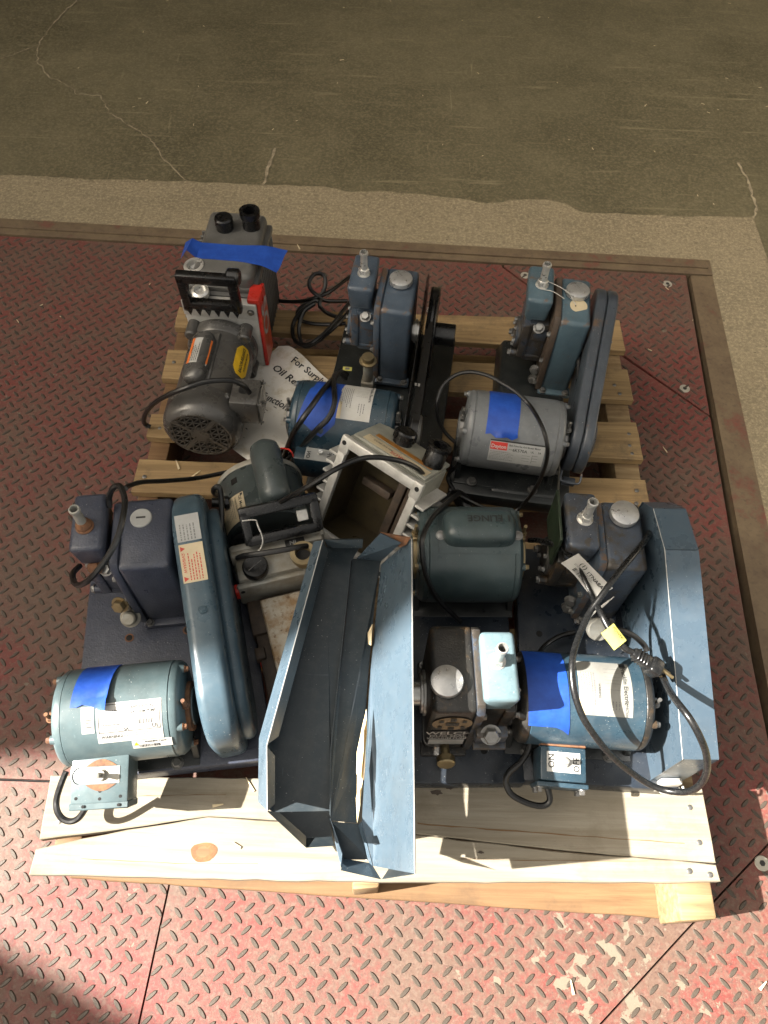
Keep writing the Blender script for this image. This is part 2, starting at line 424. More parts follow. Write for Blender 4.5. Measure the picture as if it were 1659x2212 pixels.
def barcode(f, x0, x1, y0, y1, rnd, parent, vertical=False, h=.0008):
    r = []; p, e = (y0, y1) if vertical else (x0, x1)
    while p < e:
        wd = rnd.choice((.0004, .0004, .0008, .0012)); r.append((x0, x1, p, p+wd) if vertical else (p, p+wd, y0, y1)); p += wd+rnd.choice((.0005, .0008, .0011))
    return quads(f, r, 'barcode', 'ink', parent, h)
def flat(o, ex, ey):
    o, ex, ey = Vector(o), Vector(ex).normalized(), Vector(ey).normalized(); n = ex.cross(ey)
    return lambda x, y, h: o+ex*x+ey*y+n*h
def cylx(yc, zc, r):                    # u = x, v = angle from the top towards -y
    return lambda u, v, h: Vector((u, yc-(r+h)*math.sin(v), zc+(r+h)*math.cos(v)))
def sub(f, u0, v0, r, mode='up'):      # text frame on a cylinder along x
    if mode == 'up': return lambda x, y, h: f(u0+x, v0-y/r, h)
    if mode == 'down': return lambda x, y, h: f(u0+y, v0+x/r, h)      # reads downwards, letter tops towards +x
    if mode == 'rise': return lambda x, y, h: f(u0-y, v0-x/r, h)
    if mode == 'flip': return lambda x, y, h: f(u0-x, v0+y/r, h)

class BS:
    """a handful of bolts, each linked as its own object"""
    def __init__(s): s.it = []
    def bolt(s, p, d, r=.006, h=.004): s.it.append((p, d, r, h)); return s
    def out(s, name, mat, parent):
        for p, d, r, h in s.it: MB().bolt(p, d, r, h).out(name, mat, parent)

# ---------------------------------------------------------------- the building around (out of frame: it only shades and bounces light)
def wall(name, label, x0, x1, y0, y1, z0, z1, mat='wallm'):
    return tag(MB().box(x0, x1, y0, y1, z0, z1).out(name, mat, flat=True), label, 'wall', None, 'structure')
wall('warehouse_wall', 'plain warehouse side wall left of the doorway', -6.3, -6, -.77, 14, -.05, 7)
wall('warehouse_wall', 'plain warehouse back wall beyond the concrete floor', -6, 9, 14, 14.3, -.05, 5)
wall('warehouse_wall', 'plain warehouse side wall on the right', 9, 9.3, 1.2, 14, -.05, 5)
wall('warehouse_roof', 'warehouse ceiling over the concrete floor', -6, 9, 2.4, 14, 4.8, 5.0)
b = MB(); b.prism([(-.60, 0), (-.60, 2.76), (-3.0, 6.38), (-3.0, 0)], 'x', -4.2, -4.0)  # added unseen slab, top sloped to throw the front left corner's shadow
tag(b.out('shadow_slab', 'wallm', flat=True), 'sloping slab added out of frame to shade the front left corner', 'wall', None, 'structure')

# ---------------------------------------------------------------- floor, light concrete, lift platform
rnd = random.Random(7)
b = MB(); b.plate([(-9, 1.57, -.006), (.84, 1.5, -.006), (.78, -5, -.006), (12, -5, -.006), (12, 15, -.006), (-9, 15, -.006)], .02, (0, 0, 1))
floor = tag(b.out('concrete_floor', 'darkconc', flat=True), kind='structure')
b = MB(); b.plate([(-9, 1.7, -.06), (-9, -5, -.06), (1.2, -5, -.06), (1.2, 1.7, -.06)], .02, (0, 0, 1))
tag(b.out('pit_floor', 'dark', flat=True), kind='structure')
edge = [(-1.145,1.802),(-1.063,1.804),(-.936,1.802),(-.893,1.797),(-.600,1.804),(-.390,1.805),(-.208,1.806),(-.129,1.788),(-.038,1.797),(.181,1.776),(.246,1.759),(.292,1.766),(.338,1.780),(.418,1.787),(.477,1.776),(.505,1.753),(.528,1.738),(.700,1.737),(.833,1.734),(1.02,1.745)]
pts = [(-9, 2.05)]
for (a, c) in zip(edge, edge[1:]):
    for k in range(5):
        u = k/5; pts.append((a[0]+(c[0]-a[0])*u, a[1]+(c[1]-a[1])*u+rnd.uniform(-.004, .004)))
pts += [(1.02, 1.745), (1.00, .5), (.96, -5), (.53, -5), (.812-.0545*.813, 0), (.812, .813), (.853, 1.548), (-1.087, 1.606), (-9, 1.843)]
b = MB(); b.plate([(x, y, 0) for x, y in pts], .03, (0, 0, 1))
tag(b.out('concrete_kerb_strip', 'lightconc', flat=True), kind='structure')
def ribbon(mb, line, wd, z, jit, sub=6):
    P = []
    for (a, c) in zip(line, line[1:]):
        for k in range(sub):
            u = k/sub; P.append((a[0]+(c[0]-a[0])*u+rnd.uniform(-jit, jit), a[1]+(c[1]-a[1])*u+rnd.uniform(-jit, jit)))
    P.append(line[-1]); n = len(P); L, Rr = [], []
    for i, p in enumerate(P):
        q, s_ = P[max(0, i-1)], P[min(n-1, i+1)]; d = Vector((s_[0]-q[0], s_[1]-q[1])); d = d.normalized() if d.length else Vector((1, 0))
        ww = wd*rnd.uniform(.35, 1.25)/2; L.append((p[0]-d.y*ww, p[1]+d.x*ww)); Rr.append((p[0]+d.y*ww, p[1]-d.x*ww))
    t = bmesh.new()
    A = [t.verts.new((x, y, z)) for x, y in L]; B_ = [t.verts.new((x, y, z)) for x, y in Rr]
    for i in range(n-1): t.faces.new((A[i], B_[i], B_[i+1], A[i+1]))
    mb._add(t)
CR = [[(-1.193,2.931),(-1.176,2.828),(-1.204,2.741),(-1.221,2.619),(-1.232,2.526),(-1.206,2.417),(-1.143,2.323),(-1.074,2.287),(-1.032,2.236),(-.956,2.229),(-.908,2.141),(-.828,2.072),(-.757,2.016),(-.711,1.937),(-.649,1.856),(-.602,1.799)],[(-1.232,2.526),(-1.282,2.470),(-1.330,2.422),(-1.366,2.391)],[(-.372,1.994),(-.382,1.890),(-.391,1.791)],[(1.035,2.007),(1.048,1.938),(1.044,1.860),(1.042,1.796),(1.023,1.743)]]
b = MB()
for line, wd in zip(CR, (.0045, .004, .009, .008)): ribbon(b, line, wd, -.0035, .004)
tag(b.out('floor_crack', 'crack', floor, flat=True), kind='stuff')

# steel frame round the lift
yb = lambda x: 1.547-.03*(x-.852)
yi = lambda x: 1.490-.028*(x-.78)
xo = lambda y: .852-.0545*(1.547-y)
gr = lambda y: .790-.0625*(1.486-y)
gl = lambda y: .778-.0700*(1.489-y)
b = MB(); b.plate([(-5, yi(-5), .004), (.79, yi(.79), .004), (xo(1.49), yi(.84), .004), (.852, 1.547, .004), (-5, yb(-5), .004)], .05, (0, 0, 1))
b.hexa([(-5, yi(-5)+.022, .0), (.84, yi(.84)+.022, .0), (.84, yi(.84)+.030, .0), (-5, yi(-5)+.030, .0), (-5, yi(-5)+.022, .009), (.84, yi(.84)+.022, .009), (.84, yi(.84)+.030, .009), (-5, yi(-5)+.030, .009)])
tag(b.out('steel_frame', 'frame'), kind='structure')
b = MB(); b.plate([(gr(1.485), 1.485, .002), (gr(-3), -3, .002), (xo(-3), -3, .002), (xo(1.485), 1.485, .002)], .05, (0, 0, 1))
tag(b.out('steel_frame', 'frame'), kind='structure')
b = MB(); b.plate([(gl(1.485)-.004, 1.486, -.055), (gl(-3)-.004, -3, -.055), (gr(-3)+.004, -3, -.055), (gr(1.485)+.004, 1.486, -.055)], .003, (0, 0, 1))
tag(b.out('frame_channel', 'shadered', flat=True), kind='structure')

# diamond plates
s2 = lambda x: -.049+.80*(x-.489)              # seam from the pallet's front right corner to the right edge
g_ = .0016
P1 = [(-5, .150), (-.335, .146), (-.333, -.01), (-.372, -.60), (-.52, -3), (-2.6+2.48, -3), (.337-.0, -.175), (.489, -.049), (.653, .083), (.695, .117), (gl(.35), .35), (gl(1.0), 1.004-.006), (.57, 1.179-.003), (.286, 1.492-.003), (.284, yi(.284)-.004), (-5, yi(-5)-.004)]
P1[5] = (-.372+.0, -2.9); P1 = [(-5, .150), (-.335, .146), (-.334, -.01), (-.354, -.32), (-.354, -.7), (-.29, -.7), (.337, -.175), (.489, -.049), (.653, .083), (.69, .114), (gl(.4), .4), (gl(1.0), 1.0), (.57, 1.176), (.286, 1.490), (.284, yi(.284)-.004), (-5, yi(-5)-.004)]
P2 = [(-5, .146), (-.338, .142), (-.3375, -.01), (-.3575, -.32), (-.3575, -3), (-5, -3)]
P3 = [(.339, -.1775), (.491, -.0515), (.655, .0805), (.692, .1115), (gl(.1), .1), (gl(-3), -3), (-.350, -3), (-.350, -.705), (-.288, -.705)]
P4 = [(.292, 1.492), (.5755, 1.181), (gl(1.0), 1.0065), (gl(1.486), 1.486), (.292, yi(.289)-.004)]
def inside(p, poly, m=0):
    c = False; n = len(poly)
    for i in range(n):
        (x1, y1), (x2, y2) = poly[i], poly[(i+1) % n]
        if (y1 > p[1]) != (y2 > p[1]) and p[0] < (x2-x1)*(p[1]-y1)/(y2-y1)+x1: c = not c
    if c and m:
        for i in range(n):
            a, q = Vector(poly[i]), Vector(poly[(i+1) % n]); v = Vector(p); ab = q-a
            u = max(0, min(1, (v-a).dot(ab)/ab.length_squared))
            if (a+ab*u-v).length < m: return False
    return c
def lozenge():
    t = bmesh.new(); L, W, H = .0108, .0037, .0017
    o = [(-L, 0), (-L*.72, W*.72), (-L*.2, W), (L*.2, W), (L*.72, W*.72), (L, 0), (L*.72, -W*.72), (L*.2, -W), (-L*.2, -W), (-L*.72, -W*.72)]
    A = [t.verts.new((x, y, -.0005)) for x, y in o]; B_ = [t.verts.new((x*.84, y*.60, H)) for x, y in o]; n = len(o)
    for i in range(n): t.faces.new((A[i], A[(i+1) % n], B_[(i+1) % n], B_[i]))
    t.faces.new(B_)
    bmesh.ops.transform(t, matrix=Matrix.Rotation(R(45-2.7), 4, 'Z'), verts=t.verts); return t
lm = bpy.data.meshes.new('tread'); t0 = lozenge(); t0.to_mesh(lm); t0.free(); lm.materials.append(M['tread']); lm.shade_smooth(); lm.set_sharp_from_angle(angle=R(50))
pitch = .03165; ca, sa = math.cos(R(-2.7)), math.sin(R(-2.7))
sites = []
for i in range(-64, 66):
    for j in range(-16, 62):
        for k in (0, 1):
            u, v = (i+.5*k)*pitch, (j+.5*k)*pitch
            x, y = -.569+ca*u-sa*v, -.067+sa*u+ca*v
            if -1.5 < x < .85 and -.45 < y < 1.6 and not (-.44 < x < .44 and .10 < y < 1.12): sites.append((x, y, k))
plates = []
for name, poly, z in (('tread_plate', P1, 0), ('tread_plate', P2, -.0015), ('tread_plate', P3, -.001), ('tread_plate', P4, .0005)):
    b = MB(); b.plate([(x, y, z) for x, y in poly], .008, (0, 0, 1))
    o = tag(b.out(name, 'plate', flat=True), kind='structure'); plates.append((o, poly, z, []))
for x, y, k in sites:
    for o, poly, z, lst in plates:
        if inside((x, y), poly, .006): lst.append((x, y, z, k)); break
for o, poly, z, lst in plates:
    lst.sort(key=lambda s_: abs(s_[0])*.3+s_[1] if -.23 < s_[1] < .3 and abs(s_[0]) < .72 else 9+s_[1])
    near = lst[:150] if o is plates[0][0] else lst[:110] if o is plates[1][0] else lst[:40] if o is plates[2][0] else []
    for x, y, zz, k in near:
        d = bpy.data.objects.new('tread', lm); COL.objects.link(d); d.parent = o
        d.location = (x, y, zz); d.rotation_euler = (0, 0, R(90) if not k else 0)
    b = MB()
    for x, y, zz, k in lst[len(near):]:
        t = lozenge(); b._add(t, Matrix.Translation((x, y, zz)) @ Matrix.Rotation(R(90) if not k else 0, 4, 'Z'))
    tag(b.out('raised_tread', 'tread', o, angle=50), kind='stuff')
def socket_bolt(x, y, label):
    b = MB(); b.lathe((x, y, -.001), (0, 0, 1), [(.0122, 0), (.0122, .0018), (.0114, .0026), (0, .0026)], 28)
    o = tag(b.out('socket_bolt', 'boltface'), label, 'bolt', 'flush bolts of the lift platform')
    b = MB(); b.cyl((x, y, .0012), (x, y, .0021), .0050, n=6); b.out('hex_socket', 'ink', o)
socket_bolt(.722, 1.450, 'silver countersunk bolt in the far right corner of the red plate')
socket_bolt(.700, 1.086, 'silver countersunk bolt beside the diagonal seam on the right')
socket_bolt(.636, .052, 'silver countersunk bolt near the right edge in the foreground shade')
socket_bolt(.345, 1.462, 'silver countersunk bolt half hidden behind the back right pump')

# ---------------------------------------------------------------- pallet
pal = thing('wooden_pallet', 'wooden pallet with a pale new front board carrying all the pumps', 'pallet', (0, 0, 0))
def board(name, poly, z0, z1, mat, ragged=.0, bev=.0015):
    pts = []
    for i in range(len(poly)):
        a, c = poly[i], poly[(i+1) % len(poly)]
        n = max(1, int(math.hypot(c[0]-a[0], c[1]-a[1])/.03)) if ragged else 1
        for k in range(n):
            u = k/n; pts.append((a[0]+(c[0]-a[0])*u+rnd.uniform(-ragged, ragged), a[1]+(c[1]-a[1])*u+rnd.uniform(-ragged, ragged)))
    b = MB(); b.prism(pts, 'z', z0, z1, bev, 1); return b.out(name, mat, pal, angle=30)
zt = .130
for xl, xr, y0, y1, y2, y3, mt in ((-.493, .518, 1.096, 1.076, 1.160, 1.172, 'oldwood'), (-.494, .514, .944, .932, 1.028, 1.020, 'oldwood'), (-.496, .510, .787, .776, .846, .872, 'oldwood'), (-.499, .507, .655, .650, .733, .728, 'oldwood'), (-.500, .504, .49, .50, .58, .575, 'oldwood'), (-.502, .504, .31, .32, .395, .40, 'oldwood')):
    board('deck_board', [(xl, y0), (xr, y1), (xr, y3), (xl, y2)], .112, zt+rnd.uniform(-.001, .001), mt, .0008)
board('deck_board', [(-.508, .036), (-.381, .056), (-.262, .077), (-.154, .074), (.056, .061), (.255, .046), (.503, .034), (.503, .141), (0, .137), (-.515, .128)], .112, .1302, 'pine', .0008)
board('deck_board', [(-.511, -.011), (0, -.006), (.505, .009), (.503, .0328), (.255, .0447), (.056, .0598), (-.154, .0728), (-.262, .0757), (-.381, .0535), (-.509, .024)], .111, .1295, 'pine', .0010)
b = MB(); t = bmesh.new(); n = 26; t.faces.new([t.verts.new((-.262+(.0185+.002*math.sin(3*a)+rnd.uniform(-.001, .001))*math.cos(a), .026+(.0145+.0015*math.sin(2*a+1))*math.sin(a), .13015)) for a in [2*math.pi*k/n for k in range(n)]]); b._add(t); b.out('wood_knot', 'knot', pal, flat=True)
b = MB(); t = bmesh.new(); t.faces.new([t.verts.new((-.263+(.010+rnd.uniform(-.001, .001))*math.cos(a), .0265+.0075*math.sin(a), .13035)) for a in [2*math.pi*k/n for k in range(n)]]); b._add(t); b.out('knot_heart', 'redwood', pal, flat=True)
b = MB(); ribbon(b, [(-.274, .016), (-.262, .027), (-.252, .036)], .0016, .1304, .0006); kn = b.out('knot_split', 'redwood', pal, flat=True)
for line, wd in (([(.055, .0755), (.16, .071), (.30, .0655), (.46, .0600)], .0018), ([(-.42, .0995), (-.33, .104), (-.24, .108)], .0009), ([(.12, .028), (.26, .030), (.40, .034)], .0009), ([(-.44, .012), (-.30, .010), (-.18, .013)], .0008)):
    b = MB(); ribbon(b, line, wd, .1307, .0005); b.out('grain_split', 'redwood', pal, flat=True)
for x, y, r_ in ((.085, .121, .006), (.105, .129, .004), (.15, .038, .003)):
    b = MB(); t = bmesh.new(); n = 14; t.faces.new([t.verts.new((x+r_*(1+.35*rnd.uniform(-1, 1))*math.cos(a)*1.5, y+r_*(1+.35*rnd.uniform(-1, 1))*math.sin(a)*.6, .1309)) for a in [2*math.pi*k/n for k in range(n)]]); b._add(t); b.out('dark_knot', 'brownedge', pal, flat=True)
for x0, x1, x2, x3, yf, mt in ((-.492, -.452, -.490, -.450, -.002, 'redwood'), (-.040, .000, -.020, .022, -.016, 'endgrain'), (.443, .497, .462, .512, -.043, 'endgrain')):
    b = MB(); zb = .016
    b.hexa([(x0, yf, zb), (x1, yf+.004, zb), (x3, 1.165, zb), (x2, 1.165, zb), (x0, yf, .111), (x1, yf+.004, .111), (x3, 1.165, .111), (x2, 1.165, .111)], .004, 2)
    b.out('stringer', mt if mt == 'endgrain' else 'redwood', pal)
for y0, y1, dy in ((-.004, .08, -.031), (.52, .60, 0), (1.07, 1.155, 0)):
    board('bottom_board', [(-.492, y0), (.50, y0+dy), (.52, y1+dy), (-.49, y1)], .0, .0155, 'redwood' if dy else 'oldwood', .0008)
nm = None
for x, y in ((.478, .972), (.486, .948), (.49, .84), (.487, .81), (.489, .79), (.485, .70), (.48, .67), (.487, 1.10), (.482, 1.14), (.478, .112), (.483, .062), (.490, .018), (-.47, .112), (-.485, .062), (-.48, .69), (-.472, .81), (-.475, .99), (-.47, 1.13), (-.01, 1.12), (.0, .98), (-.02, .70), (.46, .022), (-.018, .025)):
    if nm is None:
        b = MB(); b.lathe((0, 0, -.001), (0, 0, 1), [(.0042, 0), (.0042, .0016), (.003, .0022), (0, .0022)], 10); o = b.out('nail', 'boltgrey', pal); nm = o
    else: o = nm.copy(); COL.objects.link(o); o.parent = pal
    o.location = (x, y, .1302)
# loose wood chips on the floor and the boards
b = MB()
for x, y, z, a in ((-.262, 1.533, .006, 2), (.80, 2.3, -.002, 1), (.06, 1.08, .132, .4), (-.205, .124, .1315, 2.2), (-.25, .092, .1315, .2), (-.214, .037, .131, 2.6), (.595, -.12, .002, .7), (.3, -.13, .002, 1.7), (-.43, .88, .132, .3), (-.38, .70, .132, .8), (-.42, .72, .132, 2), (-.56, .6, .002, 1), (.62, .9, .002, 2), (-.8, 2.2, -.002, 1.2), (-.2, 2.5, -.002, .3)):
    L = rnd.uniform(.006, .013); wd = rnd.uniform(.001, .0025)
    b.hexa([(-L, -wd, 0), (L, -wd*.3, 0), (L, wd*.3, 0), (-L, wd, 0), (-L, -wd, .001), (L, -wd*.3, .0016), (L, wd*.3, .0016), (-L, wd, .001)], mx=Matrix.Translation((x, y, z)) @ Matrix.Rotation(a, 4, 'Z'))
for k in range(60):
    x, y = rnd.uniform(-1.1, 1.3), rnd.uniform(1.2, 3.2)
    if y < 1.9 and -.5 < x < .55: continue
    L = rnd.uniform(.002, .006); b.box(-L, L, -.0008, .0008, 0, .001, mx=Matrix.Translation((x, y, .003 if y < 1.8 else -.0045)) @ Matrix.Rotation(rnd.uniform(0, 3), 4, 'Z'))
tag(b.out('wood_chips', 'straw', flat=True), 'pale wood chips scattered over floor and boards', 'wood chips', None, 'stuff')

# cord paths
A_CORD=[(-.268,.789,.275),(-.276,.788,.295),(-.296,.786,.310),(-.321,.781,.315),(-.347,.775,.315),(-.377,.764,.310),(-.410,.765,.290),(-.447,.778,.250),(-.479,.794,.200),(-.494,.802,.165),(-.498,.808,.145),(-.489,.807,.137)]
B_COIL1=[(-.310,1.181,.140),(-.284,1.180,.140),(-.223,1.163,.155),(-.177,1.151,.180),(-.145,1.175,.180),(-.106,1.246,.160),(-.088,1.270,.150)]
B_COIL2=[(-.110,1.177,.150),(-.155,1.153,.170),(-.174,1.153,.185),(-.189,1.165,.190),(-.193,1.179,.200),(-.182,1.198,.205),(-.164,1.203,.200),(-.158,1.189,.190),(-.163,1.170,.180),(-.180,1.155,.170),(-.206,1.146,.160),(-.219,1.134,.150),(-.210,1.120,.140),(-.179,1.111,.140),(-.142,1.106,.145),(-.109,1.106,.150)]
B_COIL3=[(-.166,1.134,.180),(-.179,1.140,.180),(-.207,1.126,.165),(-.224,1.105,.150),(-.225,1.075,.145),(-.213,1.043,.150),(-.191,1.027,.160),(-.168,1.027,.175),(-.138,1.065,.180),(-.107,1.130,.180),(-.093,1.163,.170)]
B_COIL4=[(-.177,1.121,.190),(-.199,1.107,.180),(-.209,1.080,.165),(-.206,1.052,.155),(-.194,1.027,.155),(-.169,1.030,.165),(-.129,1.070,.175),(-.102,1.123,.170)]
B_COIL5=[(-.165,1.137,.190),(-.166,1.121,.185),(-.153,1.122,.165),(-.128,1.125,.150),(-.103,1.133,.145)]
B_CORD1=[(-.094,.893,.220),(-.101,.871,.250),(-.106,.841,.280),(-.116,.794,.310),(-.128,.747,.335),(-.145,.705,.340),(-.162,.684,.325),(-.180,.688,.280),(-.198,.690,.220),(-.208,.685,.190)]
B_CORD2=[(-.096,.883,.220),(-.105,.859,.260),(-.112,.826,.290),(-.111,.787,.315),(-.106,.743,.335),(-.105,.717,.335),(-.114,.696,.325),(-.134,.686,.305),(-.158,.687,.265),(-.186,.690,.225),(-.206,.677,.190)]
C_CORD=[(.126,.730,.220),(.113,.735,.225),(.095,.746,.240),(.081,.753,.270),(.077,.761,.300),(.086,.783,.320),(.108,.797,.335),(.134,.797,.345),(.162,.786,.350),(.186,.771,.350),(.211,.750,.350),(.234,.725,.345),(.247,.678,.355),(.257,.648,.345),(.263,.636,.315),(.265,.636,.265),(.261,.637,.210),(.245,.632,.160),(.225,.619,.150)]
C_CORD2=[(.122,.693,.200),(.111,.691,.180),(.109,.682,.170),(.118,.666,.165),(.128,.645,.160)]
C_CORD3=[(.130,.655,.165),(.112,.654,.165),(.094,.641,.160),(.078,.631,.160),(.064,.618,.150)]
C_CORD4=[(.128,.648,.165),(.146,.643,.160),(.168,.638,.150),(.190,.633,.140)]
D_LOOP=[(-.417,.513,.360),(-.418,.525,.350),(-.409,.553,.320),(-.387,.590,.270),(-.348,.632,.220),(-.293,.664,.200)]
D_CORD=[(-.430,.473,.370),(-.428,.481,.385),(-.418,.484,.405),(-.406,.483,.415),(-.397,.472,.420),(-.389,.452,.420),(-.386,.417,.420),(-.392,.391,.410),(-.406,.370,.395),(-.426,.354,.375),(-.450,.351,.350),(-.468,.361,.335),(-.480,.384,.320),(-.482,.406,.300)]
D_CORD2=[(-.284,.544,.300),(-.290,.538,.320),(-.284,.534,.340),(-.277,.534,.340),(-.275,.520,.320),(-.273,.487,.300),(-.278,.470,.260),(-.278,.464,.220)]
D_CORD3=[(-.465,.120,.200),(-.470,.103,.195),(-.475,.084,.185),(-.472,.069,.180),(-.463,.059,.175),(-.450,.056,.175),(-.438,.061,.180),(-.428,.073,.190),(-.421,.084,.200)]
G_ARC=[(-.192,.522,.310),(-.182,.515,.330),(-.154,.507,.370),(-.123,.509,.400),(-.092,.520,.420),(-.062,.540,.420),(-.035,.555,.410),(-.003,.560,.400),(.024,.566,.380),(.046,.572,.350),(.056,.577,.310),(.056,.582,.260),(.052,.584,.220),(.043,.579,.200)]
G_CORD2=[(-.240,.430,.300),(-.228,.426,.315),(-.206,.425,.325),(-.174,.429,.330),(-.143,.437,.330),(-.131,.445,.320)]
G_CORD3=[(-.238,.483,.280),(-.251,.484,.270),(-.258,.477,.260),(-.258,.466,.250),(-.248,.449,.260)]
E_CORD=[(.120,.606,.240),(.091,.546,.300),(.063,.490,.345),(.048,.449,.360),(.047,.426,.350),(.057,.402,.310),(.079,.389,.260),(.105,.384,.220),(.122,.383,.190)]
E_CORD2=[(.127,.627,.200),(.113,.620,.210),(.077,.587,.220),(.047,.560,.230),(.018,.542,.240)]
E_CORD3=[(.122,.630,.200),(.141,.625,.190),(.166,.626,.170),(.188,.630,.150)]
F_CORD=[(.415,.499,.330),(.404,.478,.345),(.384,.449,.370),(.355,.413,.390),(.329,.382,.395),(.311,.360,.395),(.298,.343,.390),(.283,.324,.380),(.270,.301,.380),(.256,.272,.385),(.246,.244,.390),(.245,.215,.385),(.251,.192,.375),(.263,.173,.360),(.285,.155,.335),(.310,.140,.310),(.342,.128,.280),(.372,.117,.260),(.396,.109,.260),(.415,.104,.280),(.422,.107,.310),(.420,.118,.345),(.410,.132,.375),(.395,.147,.400),(.382,.167,.410),(.374,.191,.400),(.376,.217,.375),(.383,.247,.345),(.387,.272,.320)]
F_CORD2=[(.236,.510,.250),(.245,.490,.285),(.258,.460,.325),(.268,.433,.350),(.274,.406,.365),(.280,.378,.375),(.290,.348,.375),(.294,.316,.390),(.302,.294,.390),(.314,.279,.385),(.324,.270,.380),(.337,.266,.375)]
F_CORD3=[(.303,.295,.385),(.320,.297,.380),(.341,.294,.370),(.360,.287,.355),(.366,.279,.350)]
F_CORD4=[(.312,.371,.190),(.286,.363,.190),(.262,.347,.190),(.244,.324,.200)]
E_LOW=[(.215,.204,.240),(.216,.175,.220),(.204,.154,.210),(.187,.140,.200),(.183,.128,.190),(.192,.113,.180),(.217,.102,.175),(.239,.099,.175),(.249,.107,.180),(.243,.126,.190),(.231,.149,.190),(.229,.179,.180)]

# ---------------------------------------------------------------- vacuum pumps
def nozzle(root, x, y, z, mat='steel', hexmat=None, lean=(0, 0)):
    b = MB(); ax = Vector((lean[0], lean[1], 1)).normalized(); p = Vector((x, y, z-.001))
    if not hexmat: b.lathe(p, ax, [(.0125, 0), (.0125, .002)], 24); b.lathe(p+ax*.002, ax, [(.0105, 0), (.0105, .010), (.0092, .0118)], 6)
    b.lathe(p+ax*.012, ax, [(.0074, 0), (.0066, .024), (.0064, .029), (.0079, .032), (.0083, .0355), (.0076, .0385), (.0060, .0388), (.0055, .036), (.0052, .012)], 24, cap=False)
    o = b.out('intake_nozzle', mat, root)
    b = MB(); b.cyl(p+ax*.024, p+ax*.026, .0056); b.out('bore', 'dark', o)
    if hexmat:
        b = MB(); b.lathe(p, ax, [(.0135, 0), (.0135, .003), (.0115, .004), (.0115, .009), (.0095, .0115), (.0088, .015), (.0072, .017)], 24); b.out('rusty_collar', hexmat, root)
def capdisc(root, x, y, z, r=.0225, mat='castcap', slot=False):
    b = MB()
    if slot:
        b.lathe((x, y, z-.001), (0, 0, 1), [(r, 0), (r, .003), (r-.0015, .0042), (0, .0044)], 30); o = b.out('filler_cap', 'greylabel', root)
        b = MB(); b.box(x-.007, x+.007, y-.0015, y+.0015, z+.0032, z+.0037); b.out('slot', 'ink', o)
    else:
        b.lathe((x, y, z-.001), (0, 0, 1), [(r*.8, 0), (r*.8, .004), (r, .0045), (r, .0105), (r*.97, .0128), (r*.7, .0150), (0, .0162)], 36); b.out('filler_cap', mat, root)
def pump_head(root, mt, md, mf, w=.060, d=.122, slot=False, cap=(.030, .080), noz=(-.040, .070), nozmat='steel', hexmat=None, mm=None, zt=.230, drop=.197, module=True, dd=(0, 0)):
    b = MB(); b.box(0, w, 0, d, .040, zt, .0085, 3); b.box(-.004, w+.004, -.012, .012, .036, .046, .003); b.box(-.004, w+.004, d-.012, d+.012, .036, .046, .003)
    tank = b.out('oil_tank', mt, root)
    b = MB(); b.prism([(-.003, .045), (-.003, .16), (.001, zt-.008), (.009, zt+.003), (d-.009, zt+.003), (d+.001, zt-.008), (d+.003, .16), (d+.003, .045)], 'x', -.010, .002, .002, 2); b.out('tank_flange', mf, root)
    b = BS()
    for y, z in ((.004, .058), (.006, .12), (.006, .19), (d-.006, .06), (d-.006, .19)): b.bolt((-.010, y, z), (-1, 0, 0), .0048, .005)
    b.bolt((.006, -.006, .046), (0, 0, 1), .0055, .005); b.bolt((w-.006, -.006, .046), (0, 0, 1), .0055, .005)
    b.out('flange_bolt', 'boltgrey', root)
    b = MB()
    x0, x1, y0, y1, z1 = -.066+dd[0], -.016+dd[0], .026+dd[1], .126+dd[1], .250
    b.hexa([(x0+.004, y0+.004, drop), (x1-.004, y0+.004, drop), (x1-.004, y1-.004, drop), (x0+.004, y1-.004, drop), (x0, y0, z1), (x1, y0, z1), (x1, y1, z1), (x0, y1, z1)], .0075, 3)
    b.box(x0+.010, x1-.004, y0+.02, y1-.02, drop-.02, drop+.004, .002)
    b.out('intake_dome', md, root)
    nozzle(root, noz[0], noz[1], z1, nozmat, hexmat)
    capdisc(root, cap[0], cap[1], zt, slot=slot, r=.0165 if slot else .0225)
    if not module: return
    mm = mm or mt
    b = MB(); b.box(-.048, -.010, .034, .108, .085, .185, .004); b.box(-.060, -.044, .030, .112, .095, .182, .003)
    b.lathe((-.060, .071, .125), (-1, 0, 0), [(.032, 0), (.032, .006), (.029, .009), (0, .010)], 28)
    b.box(-.040, -.012, .026, .036, .150, .172, .002)
    for y in (.040, .098): b.cyl((-.072, y, .098), (-.014, y, .098), .0075, b=.001)
    b.out('pump_module', mm, root)
    b = BS()
    b.bolt((-.030, .030, .180), (-.1, -.5, 1), .0085, .007)
    for k in range(6):
        a = k*math.pi/3; b.bolt((-.069, .071+.025*math.cos(a), .125+.025*math.sin(a)), (-1, 0, 0), .004, .004)
    for y in (.040, .098): b.bolt((-.072, y, .098), (-1, 0, 0), .006, .005)
    b.bolt((-.018, .012, .085), (-.3, -1, .3), .0085, .008); b.bolt((-.016, .014, .055), (-.3, -1, .3), .0085, .008)
    b.out('module_bolt', 'boltgrey', root)
